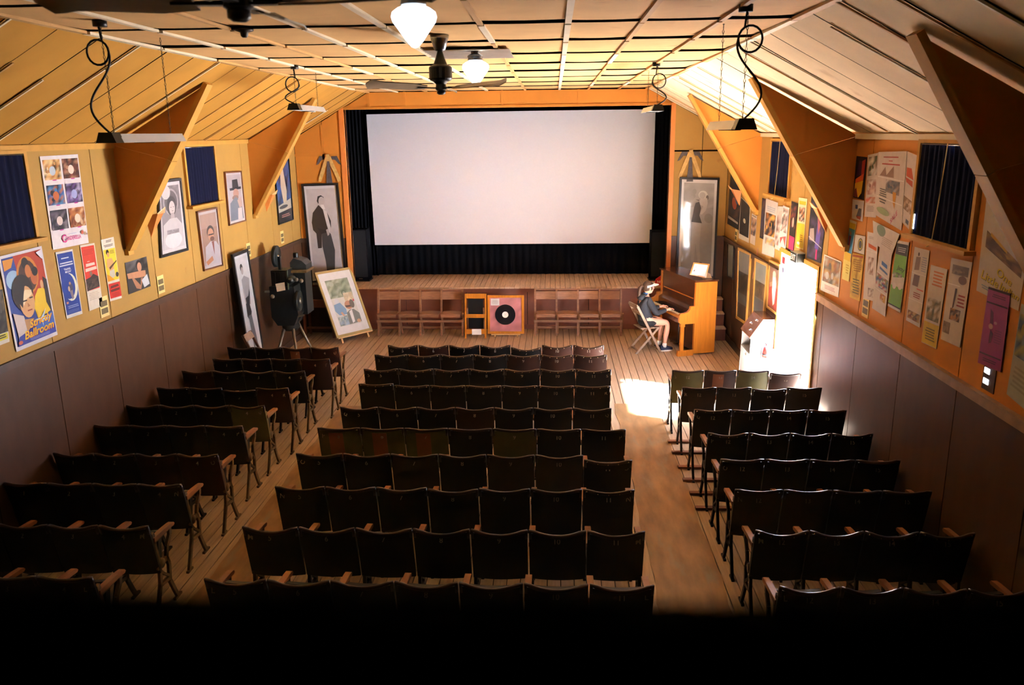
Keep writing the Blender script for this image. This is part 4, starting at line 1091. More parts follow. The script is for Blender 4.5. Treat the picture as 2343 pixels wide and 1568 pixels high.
simple([(1950, 580), (1977, 584), (1967, 690), (1944, 680)], 'e4b83c', [('m', 0.04, 0.05, 0.96, 0.95, 4, 10, ['e4b83c', 'd8a830', 'c89a38', 'ecc850']), ('r', 0.05, 0.02, 0.95, 0.07, 'b85a24'), ('b', 0.15, 0.12, 0.9, 0.4, 6, 'a8782a'), ('b', 0.2, 0.55, 0.85, 0.9, 6, '7a6a30')], 'mustard yellow poster below the round emblem', gap=0.008, group=g_)
simple([(1960, 357), (1984, 360), (1976, 458), (1952, 452)], '28181e', [('p', [(0.3, 0.1), (0.85, 0.1), (0.75, 0.4), (0.1, 0.5)], '4a2250'), ('p', [(0.6, 0.1), (0.9, 0.05), (0.85, 0.4), (0.6, 0.5)], 'b8302a'), ('p', [(0.1, 0.55), (0.85, 0.38), (0.8, 0.55), (0.1, 0.65)], 'e0602a'), ('p', [(0.08, 0.65), (0.82, 0.55), (0.75, 0.85), (0.5, 0.97), (0.05, 0.95)], 'ecbc28'), ('p', [(0.1, 0.8), (0.25, 0.75), (0.45, 0.97), (0.05, 0.97)], '8a2a30')], 'dark poster with a purple to yellow blaze beside the brace', group=g_)
simple([(1951, 456), (1977, 460), (1973, 507), (1949, 500)], 'dcd4d4', [('r', 0.28, 0.25, 0.5, 0.45, '4a5a9a'), ('p', [(0.6, 0.4), (0.85, 0.4), (0.85, 0.8), (0.4, 0.85)], '7a7a84'), ('p', [(0.4, 0.8), (0.85, 0.78), (0.8, 0.95), (0.5, 0.92)], 'b8522e')], 'small white sheet with a blue mark under the blazing poster', group=g_)
simple([(1986, 355), (2009, 350), (2004, 498), (1978, 496)], 'd8c8bc', [('m', 0.1, 0.04, 0.95, 0.34, 4, 4, ['5a6a4a', 'd0b8a8', 'ece4dc', '8a6a54']), ('m', 0.05, 0.4, 0.92, 0.64, 4, 4, ['c8a094', 'd8b8a8', 'b07a6a', 'e0d0c4']), ('m', 0.05, 0.68, 0.9, 0.78, 4, 2, ['d85a3a', 'c88a6a', 'e0c8b8']), ('b', 0.15, 0.82, 0.85, 0.92, 4, 'a8988c')], 'tall sheet of three faded picture panels', gap=0.008, group=g_)
simple([(2010, 348), (2075, 346), (2062, 528), (2003, 492)], 'd8c8ba', [('b', 0.15, 0.07, 0.75, 0.1, 1, 'c04a3a'), ('b', 0.4, 0.125, 0.55, 0.15, 1, 'c04a3a'), ('b', 0.1, 0.17, 0.85, 0.205, 1, 'c04a3a'), ('p', [(0.1, 0.36), (0.3, 0.22), (0.35, 0.34), (0.6, 0.2), (0.62, 0.36)], '9a7a68'), ('r', 0.03, 0.375, 0.97, 0.385, 'f0ece6'), ('m', 0.35, 0.4, 0.85, 0.58, 6, 4, ['d8c8ba', '8a8480', 'a89080', '6a6a74']), ('b', 0.12, 0.55, 0.4, 0.68, 4, '6a6460'), ('p', [(0.62, 0.55), (0.75, 0.55), (0.72, 0.78), (0.65, 0.7)], 'd8962e'), ('r', 0.03, 0.68, 0.97, 0.69, 'f0ece6'), ('b', 0.12, 0.7, 0.4, 0.78, 2, '6a6460'),
       ('e', 0.3, 0.88, 0.25, 0.05, '9aa878'), ('t', 'SALE', 0.72, 0.88, 0.06, 0.3, -0.6, 0.2, 'c8486a')], 'big creased white poster with red lines of print at the top', gap=0.012, group=g_)
simple([(2075, 346), (2107, 360), (2081, 527), (2056, 500)], 'dccabc', [('p', [(0.15, 0.22), (0.5, 0.2), (0.75, 0.34), (0.2, 0.34)], 'd85a2a'), ('p', [(0.15, 0.36), (0.7, 0.36), (0.75, 0.44), (0.25, 0.42)], 'c8562e'), ('m', 0.2, 0.62, 0.9, 0.8, 5, 3, ['dccabc', 'a8886a', '8a6a4a', 'c8a888']), ('r', 0.6, 0.9, 0.85, 0.96, '6a7080')], 'creased white sheet with orange shapes beside the right window', gap=0.008, group=g_)
simple([(1997, 505), (2058, 536), (2040, 585), (1999, 556)], 'd8cec2', [('e', 0.35, 0.25, 0.18, 0.25, '8a9a80'), ('b', 0.4, 0.45, 0.9, 0.85, 5, 'b8aca0')], 'curling pale sheet overlapping the posters below it', gap=0.016, group=g_)
simple([(1985, 530), (2010, 537), (2000, 690), (1975, 683)], 'ddd2ca', [('b', 0.15, 0.06, 0.8, 0.1, 2, 'b8aca4'), ('p', [(0.15, 0.16), (0.9, 0.2), (0.9, 0.25), (0.2, 0.22)], 'e0703a'), ('r', 0, 0.27, 1, 0.275, 'f2ece6'), ('m', 0.25, 0.36, 0.75, 0.62, 4, 5, ['ddd2ca', 'b08a7a', 'c8b0a4', '8a6a60']), ('m', 0.4, 0.82, 0.9, 0.95, 3, 3, ['ddd2ca', '8a7a74', 'b09a90'])], 'faded white poster with an orange line, left of the toy-like shapes', gap=0.009, group=g_)
simple([(2014, 560), (2040, 585), (2025, 725), (1995, 705)], 'd8ccc2', [('p', [(0.3, 0.2), (0.75, 0.2), (0.78, 0.26), (0.3, 0.26)], '4a7ac0'), ('p', [(0.2, 0.3), (0.85, 0.32), (0.85, 0.35), (0.2, 0.34)], '5a7ab0'), ('r', 0, 0.4, 1, 0.408, 'f0eae4'), ('m', 0.05, 0.42, 0.95, 0.62, 6, 5, ['d8ccc2', 'c03a3a', '3a5a8a', '8a8a60', 'd8ccc2']), ('r', 0, 0.66, 1, 0.668, 'f0eae4'), ('m', 0.5, 0.68, 0.9, 0.8, 3, 3, ['d8ccc2', 'd0a040', 'b05a4a'])], 'white poster with blue and red spots, left of the green one', gap=0.012, group=g_)
simple([(2053, 550), (2080, 555), (2060, 716), (2031, 700)], 'd8cfc0', [('r', 0.02, 0.04, 0.98, 0.2, '3e3a38'), ('b', 0.15, 0.09, 0.85, 0.17, 3, 'b0a8a0'), ('r', 0.02, 0.2, 0.98, 0.5, '74b03c'), ('t', 'Jatty', 0.62, 0.4, 0.08, 0.6, 0.1, 0.2, '2a2a26'), ('m', 0.1, 0.46, 0.8, 0.58, 5, 3, ['8a9a78', '5a5a54', 'a8a898', '74b03c']), ('p', [(0.05, 0.55), (0.95, 0.5), (0.95, 0.66), (0.05, 0.66)], 'd0c8b8'), ('r', 0.02, 0.66, 0.98, 0.96, '6eac38'), ('e', 0.3, 0.66, 0.15, 0.05, 'd8d0c4'), ('e', 0.75, 0.64, 0.15, 0.05, 'd8d0c4'), ('r', 0.02, 0.94, 0.98, 0.96, '2a2a26')], 'bright green poster with black script lettering', gap=0.010, group=g_)
simple([(2093, 565), (2127, 574), (2104, 750), (2073, 733)], 'd4c6b8', [('e', 0.35, 0.08, 0.06, 0.025, '5a4438'), ('p', [(0.2, 0.12), (0.5, 0.11), (0.48, 0.28), (0.15, 0.3)], '8a7268'), ('b', 0.6, 0.1, 0.95, 0.3, 7, 'a0a0b0'), ('r', 0, 0.33, 1, 0.336, 'efe8e0'), ('p', [(0.2, 0.35), (0.6, 0.35), (0.55, 0.5), (0.15, 0.5)], '6a4a40'), ('b', 0.45, 0.52, 0.95, 0.55, 1, 'd05a40'), ('b', 0.3, 0.58, 0.8, 0.66, 3, '9a4a40'), ('r', 0, 0.68, 1, 0.686, 'efe8e0'), ('m', 0.08, 0.84, 0.95, 0.95, 6, 3, ['b08a50', '6a5a50', 'c8a878', '8a4a3a'])], 'faded white poster with a standing figure below the right window', gap=0.008, group=g_)
simple([(2130, 606), (2168, 617), (2142, 799), (2108, 783)], 'd2c2ae', [('b', 0.2, 0.06, 0.85, 0.26, 5, 'd07a48'), ('m', 0.1, 0.4, 0.9, 0.68, 6, 6, ['d2c2ae', '8a7a5a', 'b09a74', '6a6a54']), ('r', 0.02, 0.71, 0.98, 0.99, 'dcb428'), ('b', 0.15, 0.78, 0.85, 0.95, 5, '8a7420')], 'faded poster with orange print and a yellow bottom', gap=0.008, group=g_)
simple([(2177, 590), (2225, 601), (2196, 796), (2152, 776)], 'd0bfb0', [('m', 0.12, 0.07, 0.9, 0.18, 5, 3, ['7a6458', '5a4a44', 'a08a7a']), ('e', 0.68, 0.23, 0.2, 0.05, '6a4a40'), ('r', 0, 0.3, 0.6, 0.31, 'eee6de'), ('p', [(0.4, 0.34), (0.5, 0.34), (0.44, 0.56), (0.36, 0.6)], '5a4038'), ('b', 0.55, 0.4, 0.95, 0.56, 4, '9a3a38'), ('m', 0.3, 0.58, 0.8, 0.72, 5, 4, ['7a5a4a', '4a3c3a', 'b09a8a', 'c8884a']), ('m', 0.05, 0.76, 0.4, 0.9, 3, 3, ['8a7060', 'a88a74'])], 'faded poster with dark animals, rightmost under the right window', gap=0.008, group=g_)
simple([(2258, 446), (2353, 572), (2330, 712), (2234, 665)], 'd0bfae', [('m', 0.1, 0.32, 0.95, 0.5, 7, 4, ['6a4a30', '8a6440', '5a4028', 'a8803a']), ('p', [(0.2, 0.3), (0.6, 0.32), (0.6, 0.36), (0.2, 0.34)], 'c89a2a'), ('t', 'One', 0.62, 0.66, 0.11, 0.34, 0.06, 0.2, '5a4a10'), ('t', 'One', 0.61, 0.655, 0.11, 0.34, 0.06, 0.2, 'dcc42c'), ('t', 'Little', 0.30, 0.80, 0.1, 0.42, 0.02, 0.2, '5a4a10'), ('t', 'Little', 0.29, 0.795, 0.1, 0.42, 0.02, 0.2, 'dcc42c'), ('t', 'Indian', 0.77, 0.80, 0.1, 0.44, 0.02, 0.2, '5a4a10'), ('t', 'Indian', 0.76, 0.795, 0.1, 0.44, 0.02, 0.2, 'dcc42c'), ('b', 0.12, 0.9, 0.4, 0.95, 2, '8a9ab0')],
       'large cream poster with fat yellow title letters behind the near right brace', gap=0.006, group=g_)
simple([(2262, 656), (2312, 672), (2289, 852), (2237, 830)], 'a8428a', [('r', 0, 0, 1, 0.03, '3a1a34'), ('b', 0.2, 0.07, 0.85, 0.12, 2, '6a2a64'), ('r', 0.03, 0.18, 0.97, 0.2, '4a2048'), ('p', [(0.25, 0.26), (0.4, 0.3), (0.45, 0.45), (0.3, 0.44)], '6a3068'), ('e', 0.36, 0.48, 0.1, 0.035, 'd8a8b8'), ('p', [(0.36, 0.52), (0.5, 0.56), (0.46, 0.68), (0.36, 0.7)], '5a2858'), ('e', 0.55, 0.42, 0.07, 0.02, 'c890b0'), ('b', 0.55, 0.5, 0.9, 0.68, 6, '8a3a7a'), ('r', 0.03, 0.84, 0.97, 0.86, '4a2048'), ('b', 0.15, 0.9, 0.85, 0.95, 2, '5a2058')], 'magenta pink poster hanging from the yellow-lettered one', gap=0.014, group=g_)
simple([(2337, 695), (2375, 712), (2345, 938), (2303, 902)], 'b0aca0', [('m', 0.05, 0.1, 0.95, 0.55, 4, 6, ['5a6a84', '3a4a64', '8a94a0', 'a89a5a']), ('b', 0.1, 0.65, 0.9, 0.9, 5, '9a968a')], 'grey-blue poster cut by the right picture edge', gap=0.008, group=g_)
simple([(1733, 567), (1735, 568), (1731, 643), (1721, 638)], 'b08a6a', [('m', 0.05, 0.05, 0.95, 0.95, 3, 8, ['b08a6a', 'c83a2a', 'd8a080', '8a5a44'])], 'small reddish sheet between two gilt frames', group=g_)
simple([(1790, 586), (1797, 590), (1793, 640), (1787, 636)], 'e0d8dc', [('r', 0.1, 0.02, 0.9, 0.3, 'c83a4a'), ('e', 0.5, 0.6, 0.35, 0.12, '4a5a9a')], 'little red, white and blue sticker on the doorway edge', cat='sticker', name='sticker', gap=0.012)
# gilt frames on the dark lower wall
framed('R', [(1692, 566), (1721, 579), (1710, 744), (1687, 728)], 0.045, m_gold, '6a6a66', [('r', 0, 0, 1, 0.32, '8c8a84'), ('m', 0.05, 0.3, 0.95, 0.62, 4, 5, ['4a4038', '5a4a3c', '38342e']), ('p', [(0, 0.6), (1, 0.72), (1, 0.78), (0, 0.66)], '6a7070'), ('m', 0, 0.78, 1, 1, 3, 3, ['3a322c', '4a4038'])], 'tall gilt-framed glazed picture on the dark wall nearest the stage')
framed('R', [(1731, 590), (1760, 604), (1750, 740), (1724, 722)], 0.045, m_gold, '70706a', [('r', 0, 0, 1, 0.35, '8e938e'), ('m', 0.05, 0.35, 0.95, 0.65, 4, 4, ['5a5040', '6a5a44', '48443a']), ('r', 0, 0.68, 1, 1, '5a6468')], 'gilt-framed glazed picture above the steel cabinet')
framed('R', [(1764, 594), (1789, 606), (1782, 722), (1758, 704)], 0.03, m_gold, '7a4038', [('r', 0, 0, 1, 0.5, '8a6a58'), ('r', 0, 0.5, 1, 1, '96303a'), ('p', [(0.35, 0.25), (0.6, 0.2), (0.75, 0.4), (0.65, 0.85), (0.5, 0.92), (0.35, 0.6)], 'ece4dc'), ('e', 0.5, 0.22, 0.16, 0.07, 'dcc8b8'), ('p', [(0.1, 0.45), (0.35, 0.4), (0.35, 0.5), (0.1, 0.55)], 'c8907a')], 'gilt-framed painting of a white figure on red beside the doorway')
framed('R', [(1668, 556), (1682, 563), (1679, 640), (1667, 633)], 0.02, m_blkfr, '9aa09c', [('m', 0, 0, 1, 1, 2, 5, ['8c938f', '9aa09c', 'a4a8a4'])], 'narrow dark-framed mirror near the front right corner', cat='mirror', name='wall_mirror')
# leaning picture of a guitarist on the left
_n = Vector((1, 0, 0.07)).normalized()
_b = [Vector((XL + 0.06, 11.93, 2.09)), Vector((XL + 0.06, 12.58, 2.09)), Vector((XL + 0.20, 12.58, 0.02)), Vector((XL + 0.20, 11.93, 0.02))]
framed_c(_b, _n, 0.05, m_blkfr, [('r', 0.0, 0.0, 1, 1, 'dfe2e4'), ('r', 0.05, 0.02, 0.95, 0.98, 'd2d4d6'), ('e', 0.42, 0.1, 0.1, 0.03, '2e2a2a'), ('e', 0.44, 0.125, 0.085, 0.03, 'b0a8a4'), ('p', [(0.3, 0.19), (0.5, 0.165), (0.85, 0.2), (0.8, 0.26), (0.68, 0.4), (0.36, 0.4), (0.28, 0.28)], '9a9a9c'), ('p', [(0.34, 0.34), (0.6, 0.33), (0.72, 0.28), (0.74, 0.31), (0.6, 0.4), (0.66, 0.46), (0.5, 0.54), (0.3, 0.48)], '2c2c2e'),
       ('p', [(0.38, 0.48), (0.62, 0.48), (0.72, 0.66), (0.84, 0.96), (0.72, 0.96), (0.56, 0.68), (0.5, 0.96), (0.4, 0.96), (0.42, 0.68)], '6e7072'), ('p', [(0.25, 0.26), (0.33, 0.26), (0.38, 0.38), (0.3, 0.38)], 'b8b0ac')], 'dfe2e4', 'tall black-framed picture of a guitarist leaning against the left wall', 0.03)
# easel painting
BLc = Vector((-4.05, 14.62, 0.12)); ex = Vector((0.61, 0.79, 0)).normalized(); nb = Vector((-ex.y, ex.x, 0))
a_ = math.radians(25); upv = Vector((0, 0, math.cos(a_))) + nb * math.sin(a_); wv_, hv_ = 0.85, 1.3
nE = ex.cross(upv).normalized()
Ce = [BLc + upv * hv_, BLc + upv * hv_ + ex * wv_, BLc + ex * wv_, BLc]
framed_c(Ce, nE, 0.045, mat('pale_gilt', (176, 150, 92), 0.4, metal=0.2, var=0.08), [('r', 0, 0, 1, 1, 'f4f0ea'), ('r', 0.15, 0.12, 0.85, 0.88, 'e6e2d4'), ('m', 0.15, 0.12, 0.85, 0.42, 8, 6, ['8a9478', 'a8b090', '7a866a', 'b8bc9c', '98a284', 'c4c8ae']), ('m', 0.55, 0.36, 0.83, 0.52, 4, 3, ['e4cca0', 'ecd8b4', 'dcc094']),
       ('e', 0.3, 0.48, 0.07, 0.05, 'e0e0e0'), ('p', [(0.18, 0.52), (0.38, 0.5), (0.5, 0.62), (0.48, 0.7), (0.25, 0.7), (0.16, 0.62)], '8fb0cc'), ('p', [(0.3, 0.66), (0.36, 0.65), (0.42, 0.74), (0.36, 0.74)], 'e0b090'),
       ('e', 0.61, 0.56, 0.12, 0.07, 'd09a78'), ('p', [(0.5, 0.56), (0.74, 0.57), (0.72, 0.6), (0.52, 0.595)], '6a5850'), ('e', 0.72, 0.55, 0.07, 0.07, '7a7468'), ('p', [(0.48, 0.68), (0.6, 0.64), (0.72, 0.64), (0.85, 0.72), (0.84, 0.86), (0.45, 0.87)], '8e9084'), ('p', [(0.56, 0.67), (0.66, 0.64), (0.64, 0.84), (0.56, 0.86)], 'f0eeea'),
       ('m', 0.17, 0.72, 0.46, 0.87, 5, 4, ['a8bccc', '8aa0a8', 'c4ccc8', '90a488']), ('e', 0.76, 0.84, 0.06, 0.03, 'e0b088'), ('e', 0.8, 0.5, 0.02, 0.02, 'd8486a')], 'f4f0ea', 'gilt-framed watercolour of a man with glasses on the floor easel', 0.03)
es = thing('floor_easel', 'small pale wooden easel holding the framed watercolour', 'easel', (-3.8, 14.95, 0))
bk = nb * 0.02
for w in (0.12, 0.74):
    p0 = BLc + ex * w - upv * 0.13 + nE * -0.012
    p0 = p0 + upv * max(0, (0.012 - p0.z) / upv.z)
    MB().bar(p0, BLc + ex * w + upv * 1.0 - nE * 0.02, 0.035, 0.02, side=ex).build('front_leg', m_paleoak, es)
MB().bar(BLc + ex * 0.02 - upv * 0.014 + nE * 0.015, BLc + ex * 0.84 - upv * 0.014 + nE * 0.015, 0.05, 0.02, side=nE).build('ledge', m_paleoak, es)
pt = BLc + ex * 0.43 + upv * 0.95 - nE * 0.03
MB().bar(pt, Vector((pt.x, pt.y, 0)) + nb * 0.12 + Vector((0, 0, 0.012)), 0.03, 0.02, side=ex).build('back_leg', m_paleoak, es)
# framed record on its own little stand, and a lettered card on the display chair
yR = 15.28
rc = [Vector((-1.27, yR + 0.08, 0.79)), Vector((-0.57, yR + 0.08, 0.79)), Vector((-0.57, yR, 0.055)), Vector((-1.27, yR, 0.055))]
nR = (rc[1] - rc[0]).cross(rc[0] - rc[3]).normalized()
rf = framed_c(rc, nR, 0.045, m_piano, [('r', 0, 0, 1, 1, 'd88a8a'), ('m', 0, 0, 1, 1, 7, 7, ['d88a8a', 'd48686', 'dc8e8c']), ('r', 0.03, 0.03, 0.3, 0.23, 'ece8e4'), ('b', 0.06, 0.07, 0.27, 0.2, 5, 'b8b0b0')], 'd88a8a', 'framed black vinyl record on a pink ground below the stage', 0.03, cat='framed record', name='framed_record')
cx_, cz_ = -0.93, 0.42
cR = Vector((cx_, yR + 0.08 * (cz_ - 0.055) / 0.735, cz_)) + nR * 0.022
def disc(r, dz, m, nm):
    mb = MB()
    b1, b2 = Vector((1, 0, 0)), (rc[0] - rc[3]).normalized()
    k = 40
    lo_ = [cR + (b1 * math.cos(2 * PI * i / k) + b2 * math.sin(2 * PI * i / k)) * r for i in range(k)]
    mb.prism(lo_, nR * dz)
    mb.build(nm, m, rf)
disc(0.195, 0.004, mat('vinyl', (22, 22, 25), 0.25, var=0.1), 'vinyl_record')
disc(0.06, 0.006, m_white, 'record_label')
disc(0.006, 0.008, m_blk, 'spindle_hole')
ms = thing('display_stand', 'low pale wooden stand carrying the framed record', 'display stand', (-0.92, yR, 0))
for x in (-1.13, -0.70):
    MB().bar((x, yR - 0.03, 0.0), (x, yR + 0.02, 0.06), 0.03, 0.025, side=(1, 0, 0)).build('front_leg', m_paleoak, ms)
MB().box((-1.2, yR - 0.045, 0.036), (-0.64, yR + 0.01, 0.053)).build('ledge', m_paleoak, ms)
MB().bar((-0.92, yR + 0.055, 0.6), (-0.92, yR + 0.28, 0.005), 0.03, 0.02, side=(1, 0, 0)).build('back_leg', m_paleoak, ms)

# ================================================================ things hanging from the ceiling
def heater(x, y0, y1, zb, label, cordside):
    """long strip heater with a black end box, two chains and a looping black cord"""
    o = thing('strip_heater', label, 'heater', (x, (y0 + y1) / 2, zb), group='ceiling strip heaters')
    w, h = 0.075, 0.06
    mb = MB()
    prof = [(-w, zb), (-w * 0.62, zb + h), (w * 0.62, zb + h), (w, zb), (w * 0.85, zb), (w * 0.5, zb + h - 0.012), (-w * 0.5, zb + h - 0.012), (-w * 0.85, zb)]
    mb.prism([(x + a, y0 + 0.1, b) for a, b in prof], (0, y1 - y0 - 0.1, 0))
    mb.build('reflector', m_htr, o)
    MB().prism([(x + a, y0, b) for a, b in ((-w * 0.95, zb), (-w * 0.6, zb + h + 0.01), (w * 0.6, zb + h + 0.01), (w * 0.95, zb))], (0, 0.11, 0)).build('end_box', m_blk, o)
    MB().tube([(x, y0 + 0.12, zb + 0.022), (x, y1 - 0.03, zb + 0.022)], 0.012, 8).build('element', m_white, o)
    MB().bar((x - w, (y0 + y1) / 2, zb - 0.002), (x + w, (y0 + y1) / 2, zb - 0.002), 0.02, 0.006).build('guard', m_blk, o)
    top = ZC - 0.01
    for yy in (y0 + 0.12, y1 - 0.1):
        ch = MB()
        z = zb + h
        k = 0
        while z < top:
            a = (0.007, 0, 0) if k % 2 else (0, 0.007, 0)
            a = Vector(a)
            zt = min(z + 0.038, top)
            ch.tube([(x, yy, z), Vector((x, yy, (z + zt) / 2)) + a, (x, yy, zt), Vector((x, yy, (z + zt) / 2)) - a, (x, yy, z)], 0.0022, 5, 0, False)
            z += 0.032
            k += 1
        ch.build('chain', m_chain, o)
    c = []
    zc_, zt = zb + h + 0.01, top - 0.02
    for i in range(20):
        t_ = i / 19
        c.append((x + cordside * (0.10 * math.sin(t_ * PI * 1.6) * (1 - 0.3 * t_)), y0 + 0.06 - 0.03 * math.sin(t_ * PI), zc_ + (zt - 0.17 - zc_) * t_))
    last = Vector(c[-1])
    for i in range(1, 22):
        t_ = 2 * PI * i / 18
        c.append((last.x + cordside * 0.075 * (1 - math.cos(t_)), last.y, last.z + 0.08 * math.sin(t_)))
    c.append((x - cordside * 0.02, y0 + 0.06, top - 0.03))
    MB().tube(c, 0.0075, 6).build('cord', m_cord, o)
    MB().lathe([(0.045, top - 0.03), (0.045, top + 0.012)], (x - cordside * 0.03, y0 + 0.06, 0), 12).build('ceiling_socket', m_blk, o)
heater(-3.02, 5.55, 6.63, 3.765, 'white strip heater hanging on chains at the upper left, nearest the camera', -1)
heater(1.22, 5.45, 6.45, 3.80, 'dark-looking strip heater hanging on chains at the upper right, nearest the camera', 1)
heater(-2.90, 9.35, 10.45, 4.075, 'small far strip heater hanging left of the screen', -1)
heater(1.19, 9.8, 11.0, 4.02, 'small far strip heater hanging before the right end of the screen', 1)

def fan(x, y, zb, ang, label, nb_=4):
    o = thing('ceiling_fan', label, 'ceiling fan', (x, y, zb), group='ceiling fans')
    L_ = ZC
    MB().lathe([(0.075, L_ - 0.0), (0.07, L_ - 0.03), (0.045, L_ - 0.11), (0.03, L_ - 0.12)], (x, y, 0), 16).build('canopy_cup', m_chrome, o)
    MB().lathe([(0.014, zb + 0.22), (0.014, L_ - 0.1)], (x, y, 0), 10).build('downrod', m_blk, o)
    MB().lathe([(0.03, zb - 0.02), (0.045, zb - 0.01), (0.04, zb + 0.03), (0.06, zb + 0.05), (0.085, zb + 0.06), (0.092, zb + 0.075), (0.092, zb + 0.155), (0.085, zb + 0.165), (0.055, zb + 0.18), (0.035, zb + 0.23), (0.02, zb + 0.28), (0.015, zb + 0.30)], (x, y, 0), 24, 0, 'z', 0, False).build('motor', m_blk, o)
    MB().lathe([(0.02, zb - 0.05), (0.035, zb - 0.04), (0.035, zb - 0.01)], (x, y, 0), 12).build('hub_cap', m_blk, o)
    for q in range(nb_):
        t_ = ang + q * 2 * PI / nb_
        d = Vector((math.cos(t_), math.sin(t_), 0)); s_ = Vector((-math.sin(t_), math.cos(t_), 0))
        def f(u, v, d=d, s_=s_):
            r_ = 0.13 + 0.49 * u
            wd_ = (0.04 + 0.03 * min(1, u * 4)) * (1 if u < 0.9 else math.sqrt(max(0.02, 1 - ((u - 0.9) / 0.1) ** 2)))
            a = math.radians(16 + (18 if u > 0.8 else 0) * (u - 0.8) * 5)
            p = Vector((x, y, zb)) + d * r_ + s_ * (wd_ * (2 * v - 1) * math.cos(a)) + Vector((0, 0, wd_ * (2 * v - 1) * math.sin(a) + 0.02 * u))
            return p
        bl = MB().sheet(f, 16, 4, (0, 0, 0.007)).build('blade', m_fanb, o)
        MB().bar(Vector((x, y, zb)) + d * 0.04, Vector((x, y, zb)) + d * 0.2 + Vector((0, 0, 0.002)), 0.035, 0.008, side=s_).build('blade_iron', m_blk, bl)
fan(-0.90, 6.8, 4.15, math.radians(-30), 'black ceiling fan with pale blades before the top of the screen', 3)
fan(-0.95, 2.6, 4.185, 0.04, 'near ceiling fan at the top left edge with blades cut by the frame')

def globe(x, y, zb, label):
    o = thing('pendant_globe', label, 'ceiling lamp', (x, y, zb), group='opal globe ceiling lamps')
    prof = [(0.004, zb), (0.02, zb + 0.006), (0.05, zb + 0.04), (0.085, zb + 0.09), (0.118, zb + 0.135), (0.125, zb + 0.16), (0.118, zb + 0.185), (0.09, zb + 0.205), (0.066, zb + 0.215), (0.064, zb + 0.225)]
    MB().lathe(prof, (x, y, 0), 28).build('opal_shade', m_globe, o)
    MB().lathe([(0.068, zb + 0.218), (0.072, zb + 0.226), (0.066, zb + 0.245), (0.075, zb + 0.25), (0.07, zb + 0.265), (0.04, zb + 0.28), (0.04, ZC + 0.01)], (x, y, 0), 20).build('gallery', m_chrome, o)
    MB().lathe([(0.08, ZC - 0.025), (0.085, ZC + 0.005)], (x, y, 0), 20).build('ceiling_plate', m_chrome, o)
globe(-0.76, 4.72, 4.255, 'large glowing white globe lamp at the top centre')
globe(-0.72, 7.9, 4.225, 'smaller glowing white globe lamp behind the ceiling fan')
# corrugated patch above the second lamp, and a little ceiling rose
cp_ = MB()
cp_.sheet(lambda u, v: (-0.40 - 0.78 * u, 7.75 + 0.9 * v, ZC - 0.026 - 0.004 * math.sin(v * 14 * PI)), 2, 84, (0, 0, 0.004))
cp_.build('corrugated_sheet', m_corr, label='silvery corrugated iron patch on the ceiling above the far globe lamp', category='metal sheet')
rz = at(558, 66, 'z', ZC)
ro = thing('ceiling_rose', 'small brown ceiling rose near the upper left', 'ceiling rose', (rz.x, rz.y, ZC - 0.05))
MB().lathe([(0.015, ZC - 0.06), (0.025, ZC - 0.05), (0.03, ZC - 0.025), (0.065, ZC - 0.015), (0.07, ZC - 0.003)], (rz.x, rz.y, 0), 14).build('rose_cup', m_iron, ro)
MB().box((rz.x - 0.09, rz.y - 0.05, ZC - 0.012), (rz.x - 0.02, rz.y + 0.05, ZC - 0.004)).build('mount_block', m_rail, ro)

# ================================================================ four-seat folding benches below the stage
def bench(x0, label):
    y = 15.36
    o = thing('folding_bench', label, 'bench', (x0 + 0.83, y, 0), group='four-seat folding benches')
    p_ = 0.41
    for i in range(5):
        x = x0 + p_ * i
        MB().bar((x, y - 0.06, 0.0), (x, y + 0.14, 0.89), 0.035, 0.045, side=(1, 0, 0)).build('back_post', m_chairw, o)
        MB().bar((x + 0.025, y + 0.16, 0.0), (x + 0.025, y - 0.14, 0.46), 0.03, 0.04, side=(1, 0, 0)).build('cross_leg', m_chairw, o)
    for i in range(4):
        xa, xb = x0 + p_ * i + 0.02, x0 + p_ * (i + 1) - 0.02
        def f(u, v, xa=xa, xb=xb):
            return (xa + (xb - xa) * u, y + 0.085 + 0.035 * v + 0.018 * math.sin(u * PI), 0.69 + 0.15 * v)
        MB().sheet(f, 6, 1, (0, 0.014, 0)).build('backrest', m_chairw, o)
        MB().bar((xa - 0.01, y + 0.14, 0.875), (xb + 0.01, y + 0.14, 0.875), 0.03, 0.02).build('top_slat', m_chairw, o)
        mb = MB()
        mb.sheet(lambda u, v, xa=xa, xb=xb: (xb - 0.005 + (xa - xb + 0.01) * u, y - 0.20 + 0.30 * v, 0.455 + 0.01 * math.sin(u * PI) + 0.005 * v), 4, 3, (0, 0, -0.016))
        mb.build('seat', m_chairw, o)
        MB().box((xa + 0.01, y - 0.205, 0.40), (xb - 0.01, y - 0.185, 0.44)).build('seat_rail', m_chairw, o)
    MB().box((x0 - 0.02, y - 0.075, 0.275), (x0 + 4 * p_ + 0.02, y - 0.045, 0.32)).build('stretcher', m_chairw, o)
    MB().box((x0 - 0.02, y + 0.05, 0.13), (x0 + 4 * p_ + 0.02, y + 0.075, 0.165)).build('rear_stretcher', m_chairw, o)
bench(-3.40, 'row of four wooden folding seats against the stage, left of the framed record')
bench(-0.36, 'row of four wooden folding seats against the stage, between record and piano')

